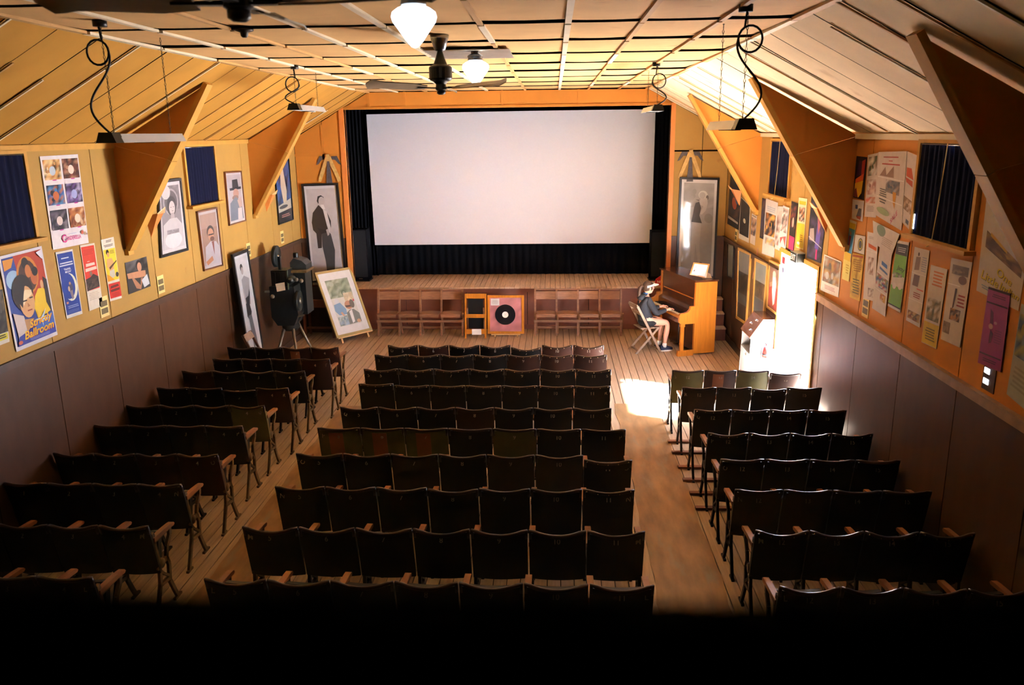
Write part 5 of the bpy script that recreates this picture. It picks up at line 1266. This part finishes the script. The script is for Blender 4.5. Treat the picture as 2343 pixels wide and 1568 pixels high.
# wooden chair frame without a seat, with a card
fx0, fx1, fy = -1.68, -1.30, 15.16
fc = thing('folding_chair', 'brown wooden folding chair frame with a white card, next to the framed record', 'folding chair', ((fx0 + fx1) / 2, fy, 0))
for x in (fx0, fx1):
    MB().bar((x, fy - 0.06, 0), (x, fy + 0.14, 0.83), 0.03, 0.035, side=(1, 0, 0)).build('front_leg', m_piano, fc)
    xi = x + (0.035 if x == fx0 else -0.035)
    MB().bar((xi, fy + 0.2, 0), (xi, fy + 0.02, 0.58), 0.025, 0.03, side=(1, 0, 0)).build('rear_leg', m_chairw, fc)
for z, h in ((0.79, 0.09), (0.42, 0.07), (0.13, 0.09)):
    yy = fy - 0.06 + 0.2 * z / 0.83
    MB().box((fx0 + 0.016, yy - 0.01, z - h / 2), (fx1 - 0.016, yy + 0.012, z + h / 2)).build('rail', m_piano, fc)
MB().box((fx0 + 0.045, fy - 0.055 + 0.13, 0.17), (fx1 - 0.045, fy - 0.045 + 0.13, 0.74)).build('folded_seat', m_blk, fc)
cc_ = MB(); cc_.box((-1.56, fy - 0.055, 0.075), (-1.38, fy - 0.05, 0.185)); 
cc_.build('white_card', m_white, label='small white card propped on the folding chair frame', category='card')

# ================================================================ upright piano (turned a little towards the room)
pno = thing('upright_piano', 'oak upright piano in front of the stage with its keyboard towards the girl', 'piano', (2.42, 13.9, 0))
pno.rotation_euler = (0, 0, math.radians(16.8))
pno['_o'] = (0, 0, 0)
PL, PD, PH = 1.45, 0.40, 1.29                      # local: y along the keyboard, x away from the player, origin near front corner
MB().box((0, 0, 0.03), (PD, 0.05, PH)).build('end_panel', m_piano, pno)
MB().box((0, PL - 0.05, 0.03), (PD, PL, PH)).build('end_panel', m_piano, pno)
MB().box((-0.025, -0.025, PH), (PD + 0.01, PL + 0.025, PH + 0.03)).build('lid', m_pianod, pno)
fr_ = MB().box((0.02, 0.05, 0.72), (0.045, PL - 0.05, PH)); fr_ = fr_.build('upper_panel', m_pianod, pno)
MB().box((0.008, 0.12, 0.98), (0.02, PL - 0.12, 0.995)).build('moulding', m_piano, fr_)
MB().box((0.03, 0.05, 0.06), (0.06, PL - 0.05, 0.60)).build('lower_panel', m_pianod, pno)
MB().box((PD - 0.02, 0.05, 0.05), (PD, PL - 0.05, PH)).build('back_panel', m_pianod, pno)
kb = MB().box((-0.27, 0.05, 0.58), (0.03, PL - 0.05, 0.67)).build('key_bed', m_pianod, pno)
MB().box((-0.275, 0.04, 0.665), (-0.225, PL - 0.04, 0.70)).build('key_slip', m_piano, kb)
nk = 52
kw = (PL - 0.22) / nk
km = MB().box((-0.215, 0.0005, 0.672), (-0.06, kw - 0.0008, 0.705)).mesh('white_key', [m_ivory])
bm_ = MB().box((-0.16, -0.0055, 0.69), (-0.06, 0.0055, 0.718)).mesh('black_key', [m_ebony])
for i in range(nk):
    part(km, 'white_key', kb, (0, 0.11 + kw * i, 0))
    if i % 7 in (0, 1, 3, 4, 5) and i < nk - 1:
        part(bm_, 'black_key', kb, (0, 0.11 + kw * (i + 1), 0))
fa = MB()
fa.prism([(-0.06, 0.05, 0.70), (-0.055, 0.05, 0.80), (0.02, 0.05, 0.84), (0.02, 0.05, 0.70)], (0, PL - 0.1, 0)).build('fallboard', m_pianod, pno)
for y in (0.0, PL - 0.05):
    prof = [(0.0, 0.57), (-0.24, 0.57), (-0.285, 0.60), (-0.29, 0.72), (-0.27, 0.755), (-0.20, 0.76), (-0.13, 0.78), (-0.09, 0.82), (-0.08, 0.87), (0.0, 0.875)]
    ck = MB().prism([(a, y - 0.003, b) for a, b in prof], (0, 0.056, 0)).build('key_cheek', m_piano, pno)
    MB().box((-0.245, y + 0.005, 0.10), (-0.185, y + 0.048, 0.57)).box((-0.255, y, 0.52), (-0.175, y + 0.055, 0.57)).build('leg', m_piano, pno)
    MB().box((-0.29, y - 0.003, 0.0), (0.0, y + 0.053, 0.10)).build('toe_block', m_piano, pno)
for i in range(2):
    MB().bar((-0.07, PL / 2 - 0.06 + 0.12 * i, 0.06), (0.03, PL / 2 - 0.06 + 0.12 * i, 0.07), 0.035, 0.012).build('pedal', m_stud, pno)
MB().tube([(-0.03, 0.55, 0.1), (-0.03, 0.55, 0.57)], 0.006, 6).build('pedal_rod', m_chrome, pno)
pno['_o'] = (2.42, 13.9, 0)
# small framed print on its stand on the piano lid
C4 = [at(1587, 612, 'y', 14.05), at(1624, 616, 'y', 14.05), at(1614, 647, 'y', 14.05), at(1577, 639, 'y', 14.05)]
zl = PH + 0.032
dzf = zl + 0.012 - min(C4[2].z, C4[3].z)
C4 = [p + Vector((0, 0, dzf)) for p in C4]
C4[0].y += 0.05; C4[1].y += 0.05
n4 = (C4[1] - C4[0]).cross(C4[0] - C4[3]).normalized()
framed_c(C4, n4, 0.022, m_piano, [('r', 0, 0, 1, 1, 'e4dce0'), ('e', 0.2, 0.3, 0.05, 0.06, 'c0a8a8'), ('p', [(0.1, 0.65), (0.18, 0.55), (0.28, 0.72), (0.12, 0.75)], '4a4240')], 'e4dce0', 'small wooden framed print standing on the piano lid', 0.025)
st4 = thing('picture_stand', 'little wooden prop behind the framed print on the piano', 'picture stand', (C4[1].x, 14.15, zl))
MB().prism([(C4[1].x - 0.10, 14.13, zl), (C4[1].x + 0.06, 14.13, zl), (C4[1].x + 0.03, 14.13, zl + 0.07), (C4[1].x - 0.04, 14.13, zl + 0.1)], (0, 0.05, 0)).build('wedge', m_paleoak, st4)

# ================================================================ folding chair and the girl at the piano
GX, GY = 1.60, 14.20
ga = math.radians(16.8)
fch = thing('folding_chair', 'weathered wooden folding chair under the girl at the piano', 'folding chair', (GX, GY, 0))
fch.rotation_euler = (0, 0, ga)
fch['_o'] = (0, 0, 0)
wch = mat('weathered_wood', (152, 124, 102), 0.5, var=0.18, scale=8)
for s_ in (-0.19, 0.19):
    MB().bar((0.24, s_, 0.0), (-0.22, s_, 0.86), 0.022, 0.04, side=(0, 1, 0)).build('back_post', wch, fch)
    MB().bar((-0.22, s_ * 0.86, 0.0), (0.20, s_ * 0.86, 0.46), 0.022, 0.038, side=(0, 1, 0)).build('front_leg', wch, fch)
for i in range(4):
    MB().box((-0.14 + 0.088 * i, -0.17, 0.445), (-0.06 + 0.088 * i, 0.17, 0.462)).build('seat_slat', wch, fch)
MB().bar((-0.215, -0.19, 0.84), (-0.215, 0.19, 0.84), 0.016, 0.09, side=(1, 0, 0.3)).build('top_slat', wch, fch)
MB().bar((-0.155, -0.18, 0.72), (-0.155, 0.18, 0.72), 0.012, 0.06, side=(1, 0, 0.3)).build('back_slat', wch, fch)
MB().bar((-0.17, -0.165, 0.055), (-0.17, 0.165, 0.055), 0.02, 0.03).build('stretcher', wch, fch)
MB().bar((0.215, -0.19, 0.05), (0.215, 0.19, 0.05), 0.02, 0.03).build('stretcher', wch, fch)

def skinned(name, chains, m, sub=2):
    """one mesh from skin-modifier chains: [[(x,y,z,r), ...], ...]; a point given twice is one joint"""
    me = bpy.data.meshes.new(name)
    pts, rad, ed, idx, roots = [], [], [], {}, []
    for ch in chains:
        prev = None
        for q in ch:
            k = tuple(round(c, 4) for c in q[:3])
            if k not in idx:
                idx[k] = len(pts); pts.append(q[:3]); rad.append(q[3] if isinstance(q[3], tuple) else (q[3], q[3]))
            i = idx[k]
            if prev is not None and prev != i: ed.append((prev, i))
            prev = i
    me.from_pydata(pts, ed, [])
    o = bpy.data.objects.new(name, me)
    COL.objects.link(o)
    md = o.modifiers.new('skin', 'SKIN'); md.use_smooth_shade = True
    # mark one root per connected island
    par = list(range(len(pts)))
    def fd(a):
        while par[a] != a: a = par[a]
        return a
    for a, b in ed: par[fd(a)] = fd(b)
    seen = set()
    sv = me.skin_vertices[0].data
    for i in range(len(pts)):
        sv[i].radius = rad[i]
        rt = fd(i)
        sv[i].use_root = rt not in seen
        seen.add(rt)
    sb = o.modifiers.new('sub', 'SUBSURF'); sb.levels = sb.render_levels = sub
    dg = bpy.context.evaluated_depsgraph_get()
    res = bpy.data.meshes.new_from_object(o.evaluated_get(dg))
    bpy.data.objects.remove(o)
    res.name = name
    res.materials.clear()
    res.materials.append(m)
    for p_ in res.polygons: p_.use_smooth = True
    return res
# local frame: x towards the piano, y to her left
def arm(s_):
    hand = [(0.40, s_ * 0.135, 0.765, (0.030, 0.014)), (0.435, s_ * 0.13, 0.762, (0.034, 0.012))]
    return [[(0.26, s_ * 0.155, 0.735, 0.030), (0.36, s_ * 0.14, 0.760, 0.022)] + hand]
def leg(s_, dx, dxk):
    return [[(0.0, 0, 0.56, 0.12), (0.08, s_ * 0.085, 0.545, 0.082), (0.24 + dx, s_ * 0.095, 0.535, 0.070), (0.385 + dxk, s_ * 0.095, 0.515, 0.055), (0.395 + dxk, s_ * 0.095, 0.44, 0.048), (0.375 + dxk, s_ * 0.095, 0.33, 0.052), (0.355 + dxk, s_ * 0.095, 0.16, 0.033), (0.35 + dxk, s_ * 0.095, 0.07, 0.034)]]
body_ch = leg(-1, 0, 0.0) + leg(1, 0, -0.02)
body_ch += [[(0.0, 0, 0.56, 0.12), (-0.03, 0, 0.70, 0.10), (-0.02, 0, 0.86, 0.11), (0.0, 0, 0.97, 0.085), (0.025, 0, 1.03, 0.040), (0.04, 0, 1.08, 0.042)]]
for s_ in (-1, 1):
    body_ch += [[(0.0, 0, 0.97, 0.085), (0.0, s_ * 0.14, 0.955, 0.05), (0.06, s_ * 0.19, 0.83, 0.042), (0.13, s_ * 0.205, 0.715, 0.036), (0.26, s_ * 0.155, 0.735, 0.030), (0.36, s_ * 0.14, 0.760, 0.022), (0.40, s_ * 0.135, 0.765, (0.030, 0.014)), (0.43, s_ * 0.132, 0.763, (0.032, 0.012))]]
fing = []
for s_ in (-1, 1):
    for q, (oy, ln) in enumerate(((-0.024, 0.055), (-0.008, 0.068), (0.008, 0.072), (0.024, 0.062))):
        y_ = s_ * 0.132 - s_ * oy
        fing.append([(0.425, y_ * 1.0, 0.764, 0.009), (0.425 + ln * 0.55, y_, 0.770, 0.0085), (0.425 + ln, y_, 0.748, 0.007)])
    fing.append([(0.385, s_ * 0.115, 0.762, 0.010), (0.415, s_ * 0.085, 0.755, 0.009), (0.44, s_ * 0.075, 0.745, 0.0075)])
bm_body = skinned('body', body_ch, m_skin)
bm_f = skinned('fingers', fing, m_skin)
# head: shaped ball with nose, chin and ears; face looks slightly down at the keys
def head_pts():
    mb = MB()
    n, k = 24, 16
    c = Vector((0.062, 0, 1.145))
    vs, fs = [], []
    for i in range(k + 1):
        th_ = PI * i / k
        for j in range(n):
            ph = 2 * PI * j / n
            d = Vector((math.sin(th_) * math.cos(ph), math.sin(th_) * math.sin(ph), math.cos(th_)))
            r_ = Vector((0.095, 0.074, 0.112))
            p = Vector((d.x * r_.x, d.y * r_.y, d.z * r_.z))
            if d.x > 0 and d.z < -0.1: p.y *= 0.82; p.x *= 0.93
            if d.x > 0.85 and abs(d.y) < 0.3 and -0.35 < d.z < 0.05: p.x += 0.018 * (1 - abs(d.y) / 0.3)
            if d.x > 0.3 and d.z < -0.75: p.x += 0.012
            if d.x > 0.8 and 0.02 < d.z < 0.25 and 0.25 < abs(d.y) < 0.5: p.x -= 0.006
            vs.append(c + p)
    for i in range(k):
        for j in range(n):
            fs.append((i * n + j, (i + 1) * n + j, (i + 1) * n + (j + 1) % n, i * n + (j + 1) % n))
    mb.add(vs, fs, 0, True)
    for s_ in (-1, 1):
        mb.ell((0.055, s_ * 0.076, 1.135), (0.018, 0.010, 0.028), 8)
    return mb
bmj = bmesh.new()
for me in (bm_body, bm_f): bmj.from_mesh(me)
hm = head_pts().mesh('h', [m_skin]); bmj.from_mesh(hm)
pm_ = bpy.data.meshes.new('person'); bmj.to_mesh(pm_); bmj.free()
pm_.materials.append(m_skin)
for p_ in pm_.polygons: p_.use_smooth = True
girl = bpy.data.objects.new('person', pm_)
COL.objects.link(girl)
girl.location = (GX + 0.0, GY, 0)
girl.rotation_euler = (0, 0, ga)
girl['label'] = 'person in a white visor and charcoal hoodie playing the piano'
girl['category'] = 'person'
girl['_o'] = (0, 0, 0)
def kid(me, name, m=None):
    o = part(me, name, girl)
    return o
hood_ch = [[(0.05, 0, 0.525, (0.175, 0.155)), (-0.01, 0, 0.66, (0.135, 0.125)), (-0.025, 0, 0.80, (0.135, 0.115)), (-0.01, 0, 0.92, (0.135, 0.10)), (0.008, 0, 0.99, 0.085), (0.012, 0, 1.025, 0.062)]]
for s_ in (-1, 1):
    hood_ch += [[(-0.01, 0, 0.92, (0.135, 0.10)), (0.0, s_ * 0.145, 0.945, 0.066), (0.06, s_ * 0.195, 0.83, 0.060), (0.13, s_ * 0.21, 0.715, 0.054), (0.25, s_ * 0.16, 0.733, 0.045), (0.345, s_ * 0.142, 0.758, 0.036)]]
kid(skinned('hoodie', hood_ch, m_hood), 'hoodie')
hd = MB(); hd.ell((-0.075, 0, 0.985), (0.075, 0.10, 0.055), 14, 0, Matrix.Rotation(math.radians(-25), 3, 'Y')); hd.ell((-0.03, 0, 1.02), (0.075, 0.085, 0.03), 14)
kid(hd.mesh('hood', [m_hood]), 'hood')
kid(MB().ell((0.0, 0, 1.042), (0.055, 0.055, 0.016), 12).mesh('collar', [mat('blue_collar', (40, 110, 190), 0.8)]), 'collar')
hr = MB()
hr.ell((0.045, 0, 1.165), (0.100, 0.084, 0.105), 18)
kid(hr.mesh('hair', [m_hair]), 'hair')
pt_ = MB().tube([(-0.035, 0, 1.175), (-0.075, 0, 1.175), (-0.105, 0, 1.14), (-0.115, 0.0, 1.07), (-0.12, 0.0, 0.99), (-0.135, 0.0, 0.92)], [0.022, 0.03, 0.036, 0.034, 0.026, 0.006], 10)
kid(pt_.mesh('ponytail', [m_hair]), 'ponytail')
vz = MB()
def vb(u, v):
    a = 2 * PI * u
    return (0.058 + 0.104 * math.cos(a), 0.088 * math.sin(a), 1.165 + 0.035 * v + 0.028 * math.cos(a))
vz.sheet(vb, 32, 1, (0, 0, 0.004))
kid(vz.mesh('visor_band', [m_visor]), 'visor_band')
vz = MB()
def vb2(u, v):
    a = (u - 0.5) * 2.3
    r_ = 0.0 + 0.085 * v * math.cos(a * 0.55)
    return (0.058 + (0.104 + r_) * math.cos(a), (0.088 + 0.25 * r_) * math.sin(a), 1.200 - 0.018 * v + 0.014 * math.cos(a))
vz.sheet(vb2, 14, 4, (0, 0, -0.005))
kid(vz.mesh('visor_brim', [m_visor]), 'visor_brim')
ey = MB()
for s_ in (-1, 1):
    ey.ell((0.148, s_ * 0.030, 1.150), (0.007, 0.012, 0.008), 8)
kid(ey.mesh('eyes', [m_ebony]), 'eyes')
kid(MB().ell((0.144, 0, 1.085), (0.008, 0.022, 0.006), 8).mesh('mouth', [mat('lips', (190, 96, 90), 0.5)]), 'mouth')
kid(MB().ell((0.08, 0, 0.535), (0.20, 0.172, 0.088), 16).mesh('shorts', [mat('dark_shorts', (34, 36, 42), 0.9)]), 'shorts')
for s_, dx in ((-1, 0.0), (1, -0.02)):
    kid(MB().tube([(0.345 + dx, s_ * 0.095, 0.07), (0.352 + dx, s_ * 0.095, 0.115), (0.356 + dx, s_ * 0.095, 0.145)], [0.042, 0.041, 0.039], 12).mesh('sock', [m_visor]), 'sock')
    sh = MB()
    def shf(u, v, s_=s_, dx=dx):
        return None
    secs = [(0.275, 0.030, 0.060), (0.29, 0.036, 0.085), (0.34, 0.040, 0.090), (0.40, 0.043, 0.072), (0.45, 0.045, 0.055), (0.49, 0.036, 0.045), (0.505, 0.015, 0.035)]
    vs, fs = [], []
    for x_, w_, h_ in secs:
        for j in range(8):
            a = PI * j / 7
            vs.append((x_ + dx, s_ * 0.095 - w_ * math.cos(a), 0.022 + (h_ - 0.022 + 0.02) * math.sin(a) ** 0.7 if 0 < j < 7 else 0.022))
    for i in range(len(secs) - 1):
        for j in range(7):
            fs.append((i * 8 + j, (i + 1) * 8 + j, (i + 1) * 8 + j + 1, i * 8 + j + 1)[::-1])
    fs += [tuple(range(8)), tuple(range(len(secs) * 8 - 1, len(secs) * 8 - 9, -1))]
    sh.add(vs, fs, 0, True)
    so_ = kid(sh.mesh('shoe', [m_navys]), 'shoe')
    sl = MB().prism([(0.268 + dx, s_ * 0.095 - 0.03, 0.0), (0.38 + dx, s_ * 0.095 - 0.046, 0.0), (0.47 + dx, s_ * 0.095 - 0.046, 0.0), (0.515 + dx, s_ * 0.095, 0.0), (0.47 + dx, s_ * 0.095 + 0.046, 0.0), (0.38 + dx, s_ * 0.095 + 0.046, 0.0), (0.268 + dx, s_ * 0.095 + 0.03, 0.0)], (0, 0, 0.024))
    part(sl.mesh('sole', [m_visor]), 'sole', so_)

# ================================================================ steel cabinet, extinguisher, exit box by the doorway
mx0, mx1, my0, my1 = 2.84, XR - 0.02, 11.70, 12.28
mc = thing('steel_cabinet', 'grey steel cabinet with a sloping top standing left of the doorway', 'cabinet', ((mx0 + mx1) / 2, (my0 + my1) / 2, 0))
side_p = [(mx0, 0.0), (mx1, 0.0), (mx1, 1.12), (mx1 - 0.17, 1.12), (mx0 + 0.02, 0.86), (mx0 + 0.02, 0.80)]
for y in (my0, my1 - 0.02):
    MB().prism([(a, y, b) for a, b in side_p][::-1], (0, -0.02, 0) if False else (0, 0.02, 0)).build('side_panel', m_steel, mc)
MB().box((mx1 - 0.17, my0 - 0.01, 1.12), (mx1, my1 + 0.01, 1.14)).build('top_panel', m_pianod, mc)
MB().prism([(mx1 - 0.17, my0 - 0.01, 1.14), (mx0, my0 - 0.01, 0.87), (mx0 + 0.01, my0 - 0.01, 0.85), (mx1 - 0.17, my0 - 0.01, 1.115)], (0, my1 - my0 + 0.02, 0)).build('sloping_lid', m_pianod, mc)
MB().box((mx0 + 0.01, my0 + 0.02, 0.0), (mx0 + 0.03, my1 - 0.02, 0.45)).build('lower_door', m_steel, mc)
MB().box((mx0 + 0.01, my0 + 0.02, 0.45), (mx0 + 0.03, my1 - 0.02, 0.62)).build('drawer', m_steel, mc)
MB().box((mx0 + 0.14, my0 + 0.02, 0.62), (mx0 + 0.15, my1 - 0.02, 0.86)).build('recess_back', m_blk, mc)
MB().box((mx0 + 0.03, my0 + 0.02, 0.615), (mx0 + 0.15, my1 - 0.02, 0.625)).build('shelf', m_steel, mc)
MB().lathe([(0.03, 0), (0.035, 0.012), (0.02, 0.03)][::-1], (mx0 - 0.02, my0 + 0.2, 0.54), 12, 0, 'x').build('knob', m_white, mc)
for i, (a, b) in enumerate(((0.25, 0.3), (0.5, 0.6), (0.75, 0.35))):
    pz = Vector((mx0 + (mx1 - 0.17 - mx0) * a, my0 + (my1 - my0) * b, 0.875 + 0.27 * a))
    MB().lathe([(0.022, 0), (0.02, 0.02), (0.008, 0.025)], pz, 10).build('dial', m_chrome, mc)
ex_, ey_ = 3.08, 11.62
fe = thing('fire_extinguisher', 'red fire extinguisher on the floor between steel cabinet and doorway', 'fire extinguisher', (ex_, ey_, 0))
MB().lathe([(0.06, 0.30), (0.068, 0.31), (0.068, 0.70), (0.06, 0.745), (0.03, 0.775), (0.022, 0.78), (0.022, 0.80)], (ex_, ey_, 0), 18).build('cylinder', m_red, fe)
MB().lathe([(0.0685, 0.42), (0.0685, 0.60)], (ex_, ey_, 0), 18).build('label_band', m_white, fe)
MB().lathe([(0.0687, 0.63), (0.0687, 0.66)], (ex_, ey_, 0), 18).build('black_band', m_blk, fe)
MB().box((ex_ - 0.02, ey_ - 0.02, 0.80), (ex_ + 0.02, ey_ + 0.02, 0.83)).bar((ex_, ey_, 0.84), (ex_ - 0.09, ey_, 0.86), 0.02, 0.012).bar((ex_, ey_, 0.82), (ex_ - 0.08, ey_, 0.81), 0.02, 0.008).build('valve', m_chrome, fe)
MB().tube([(ex_ - 0.02, ey_, 0.81), (ex_ - 0.08, ey_ - 0.02, 0.76), (ex_ - 0.085, ey_ - 0.02, 0.6), (ex_ - 0.075, ey_ - 0.02, 0.48)], 0.010, 8).build('hose', m_cord, fe)
MB().box((ex_ + 0.06, ey_ - 0.03, 0.3), (XR, ey_ + 0.03, 0.72)).build('wall_bracket', m_red, fe)
fe.location.z = 0
# exit box above the doorway
p0 = at(1835, 588, 'x', XR)
xb = thing('exit_sign', 'small grey EXIT box above the daylight doorway', 'sign', (XR - 0.05, p0.y, p0.z - 0.06))
MB().box((XR - 0.11, p0.y - 0.14, p0.z - 0.065), (XR, p0.y + 0.14, p0.z + 0.065)).build('housing', mat('exit_grey', (150, 150, 146), 0.5), xb)
MB().box((XR - 0.105, p0.y + 0.139, p0.z - 0.055), (XR - 0.005, p0.y + 0.143, p0.z + 0.055)).build('back_face', m_gun, xb)
MB().box((XR - 0.113, p0.y - 0.13, p0.z - 0.055), (XR - 0.109, p0.y + 0.13, p0.z + 0.055)).build('front_face', m_gun, xb)
vs, fs = text_mesh('EXIT', 0, 0.02)
MB().add([(XR - 0.1145, p0.y - v.x * 0.075, p0.z + v.y * 0.075) for v in vs], [f[::-1] for f in fs]).build('lettering', m_white, xb)
MB().box((XR - 0.105, p0.y - 0.143, p0.z - 0.055), (XR - 0.005, p0.y - 0.139, p0.z + 0.055)).build('end_face', m_gun, xb)
# steps to the stage in the front right corner
stp = thing('stage_steps', 'dark wooden steps up to the stage behind the piano', 'steps', (2.95, 15.25, 0))
for i in range(3):
    MB().box((2.68, 14.95 + 0.2 * i, 0.0), (3.18, 15.15 + 0.2 * i, 0.24 * (i + 1) - 0.025)).build('riser', m_stage, stp)
    MB().box((2.66, 14.93 + 0.2 * i, 0.24 * (i + 1) - 0.025), (3.185, 15.15 + 0.2 * i, 0.24 * (i + 1))).build('tread', m_stplank, stp)

# ================================================================ old film projector, table and chair on the left
px_, py_ = -4.45, 13.32
pj = thing('film_projector', 'old black film projector on a tripod base before the left corner of the stage', 'film projector', (px_, py_, 0))
legs = [((-0.26, -0.34), (-0.08, -0.06)), ((0.20, -0.36), (0.05, -0.08)), ((0.34, 0.28), (0.10, 0.08))]
m_wst = mat('worn_steel', (120, 112, 96), 0.4, metal=0.6, var=0.25)
m_gun2 = mat('black_enamel', (26, 28, 26), 0.4, metal=0.2, var=0.25, scale=12)
for (a, b), (c_, d_) in legs:
    MB().tube([(px_ + a, py_ + b, 0.02), (px_ + (a + c_) / 2, py_ + (b + d_) / 2, 0.33), (px_ + c_, py_ + d_, 0.70)], [0.016, 0.022, 0.03], 8).lathe([(0.035, 0), (0.035, 0.02)], (px_ + a, py_ + b, 0), 10).build('leg', m_wst, pj)
MB().lathe([(0.11, 0.60), (0.15, 0.66), (0.14, 0.74), (0.18, 0.80), (0.18, 0.84)], (px_, py_, 0), 16).build('pedestal', m_gun2, pj)
MB().prism([(px_ - 0.25, py_ - 0.20, 0.86), (px_ - 0.16, py_ - 0.20, 0.72), (px_ + 0.12, py_ - 0.20, 0.72), (px_ + 0.20, py_ - 0.20, 0.90), (px_ + 0.16, py_ - 0.20, 1.38), (px_ - 0.25, py_ - 0.20, 1.38)], (0, 0.44, 0)).build('lower_housing', m_gun2, pj)
MB().box((px_ - 0.22, py_ - 0.15, 1.38), (px_ + 0.04, py_ + 0.18, 1.64)).build('mechanism', m_gun2, pj)
for i in range(3):
    MB().box((px_ - 0.215 + 0.085 * i, py_ - 0.165, 1.40), (px_ - 0.145 + 0.085 * i, py_ - 0.15, 1.62)).build('glass_door', m_blk, pj)
MB().prism([(px_ + 0.04, py_ - 0.16, 1.34), (px_ + 0.09, py_ - 0.26, 1.34), (px_ + 0.09, py_ - 0.26, 1.66), (px_ + 0.04, py_ - 0.16, 1.66)], (0.012, 0.006, 0)).build('open_door', mat('door_green', (72, 84, 70), 0.4, metal=0.3), pj)
MB().lathe([(0.17, -0.03), (0.18, -0.025), (0.18, 0.025), (0.17, 0.03)], (px_ - 0.15, py_ - 0.02, 1.86), 28, 0, 'x').build('upper_spool', m_gun, pj)
MB().lathe([(0.03, -0.05), (0.03, 0.05)], (px_ - 0.15, py_ - 0.02, 1.86), 12, 0, 'x').build('spindle', m_chrome, pj)
MB().bar((px_ - 0.10, py_ - 0.02, 1.62), (px_ - 0.10, py_ - 0.02, 1.86), 0.04, 0.06).build('spool_arm', m_gun2, pj)
MB().lathe([(0.16, -0.03), (0.17, -0.025), (0.17, 0.025), (0.16, 0.03)], (px_ + 0.20, py_ - 0.12, 1.13), 28, 0, 'x').build('lower_spool', m_gun, pj)
MB().lathe([(0.05, -0.04), (0.05, 0.04)], (px_ + 0.20, py_ - 0.12, 1.13), 12, 0, 'x').build('spindle', m_wst, pj)
lh = MB()
lh.prism([(px_ + 0.0, py_ + 0.20, 1.60), (px_ + 0.27, py_ + 0.20, 1.60), (px_ + 0.27, py_ + 0.20, 1.68), (px_ + 0.20, py_ + 0.20, 1.75), (px_ + 0.06, py_ + 0.20, 1.79), (px_ + 0.0, py_ + 0.20, 1.72)], (0, 0.34, 0))
lh.build('lamp_house', mat('lamp_grey', (54, 56, 52), 0.45, metal=0.3, var=0.2), pj)
MB().lathe([(0.04, 1.77), (0.045, 1.79), (0.045, 1.85), (0.04, 1.87)], (px_ + 0.06, py_ + 0.36, 0), 14).build('chimney', m_gun2, pj)
MB().lathe([(0.05, -0.05), (0.06, 0), (0.06, 0.12), (0.045, 0.14)][::-1], (px_ + 0.13, py_ - 0.24, 1.50), 16, 0, 'y').build('lens', m_gun, pj)
MB().box((px_ + 0.0, py_ + 0.10, 1.56), (px_ + 0.30, py_ + 0.56, 1.60)).build('lamp_shelf', m_tanirn, pj)
MB().box((px_ + 0.06, py_ + 0.14, 0.84), (px_ + 0.26, py_ + 0.50, 1.56)).build('rear_column', m_gun2, pj)
for x_, z_ in ((-0.20, 1.22), (0.22, 1.5), (0.30, 1.48)):
    MB().lathe([(0.03, -0.03), (0.035, 0), (0.025, 0.03)], (px_ + x_, py_ - 0.21, z_), 12, 0, 'y').build('knob', m_wst, pj)
MB().bar((px_ - 0.22, py_ - 0.18, 1.30), (px_ - 0.33, py_ - 0.2, 1.30), 0.03, 0.03).bar((px_ + 0.16, py_ - 0.18, 0.86), (px_ + 0.30, py_ - 0.2, 0.90), 0.02, 0.02).build('crank', m_wst, pj)
nc = MB()
cpx = [at(630, 650, 'y', 13.08), at(651, 646, 'y', 13.08), at(653, 664, 'y', 13.08), at(634, 668, 'y', 13.08)]
nc.prism(cpx[::-1], (0, 0.004, 0))
nc.build('notice_card', mat('pale_card', (236, 214, 186), 0.6), label='pale paper card fixed to the old film projector', category='card')
tb = thing('side_table', 'dark wooden table between the projector and the stage', 'table', (-4.35, 15.2, 0))
MB().box((-4.83, 15.12, 0.72), (-4.2, 15.54, 0.75)).build('table_top', m_stage, tb)
MB().box((-4.78, 15.15, 0.60), (-4.25, 15.18, 0.72)).build('apron', m_stage, tb)
for a, b in ((-4.79, 15.16), (-4.24, 15.16), (-4.79, 15.5), (-4.24, 15.5)):
    MB().bar((a, b, 0), (a, b, 0.72), 0.045, 0.045).build('leg', m_stage, tb)
MB().box((-4.75, 15.15, 0.18), (-4.26, 15.17, 0.22)).build('stretcher', m_stage, tb)
rd = thing('display_box', 'dark box standing on the table behind the projector', 'box', (-4.3, 15.25, 0.75))
MB().box((-4.78, 15.2, 0.75), (-4.32, 15.45, 1.02)).build('case', mat('box_brown', (62, 36, 30), 0.5), rd)
MB().box((-4.79, 15.19, 1.0), (-4.31, 15.46, 1.03)).build('lid', m_pianod, rd)
# wooden folding chair against the left wall
fl2 = thing('folding_chair', 'dark folding chair standing before the leaning guitarist picture', 'folding chair', (-4.45, 11.75, 0))
dk = mat('dark_chair_wood', (92, 62, 46), 0.5, var=0.15)
for y in (11.60, 11.90):
    MB().bar((-4.62, y, 0.93), (-4.22, y, 0.0), 0.03, 0.035, side=(0, 1, 0)).build('back_post', dk, fl2)
    MB().bar((-4.62, y + 0.02, 0.0), (-4.30, y + 0.02, 0.47), 0.025, 0.035, side=(0, 1, 0)).build('front_leg', dk, fl2)
MB().bar((-4.59, 11.59, 0.88), (-4.59, 11.91, 0.88), 0.02, 0.11, side=(0.9, 0, 0.4)).build('top_slat', wch, fl2)
MB().box((-4.47, 11.6, 0.45), (-4.10, 11.9, 0.47)).build('seat', dk, fl2)
for o in bpy.data.objects:
    if '_o' in o: del o['_o']
S.cycles.max_bounces = 8
S.cycles.diffuse_bounces = 4
S.cycles.sample_clamp_indirect = 40
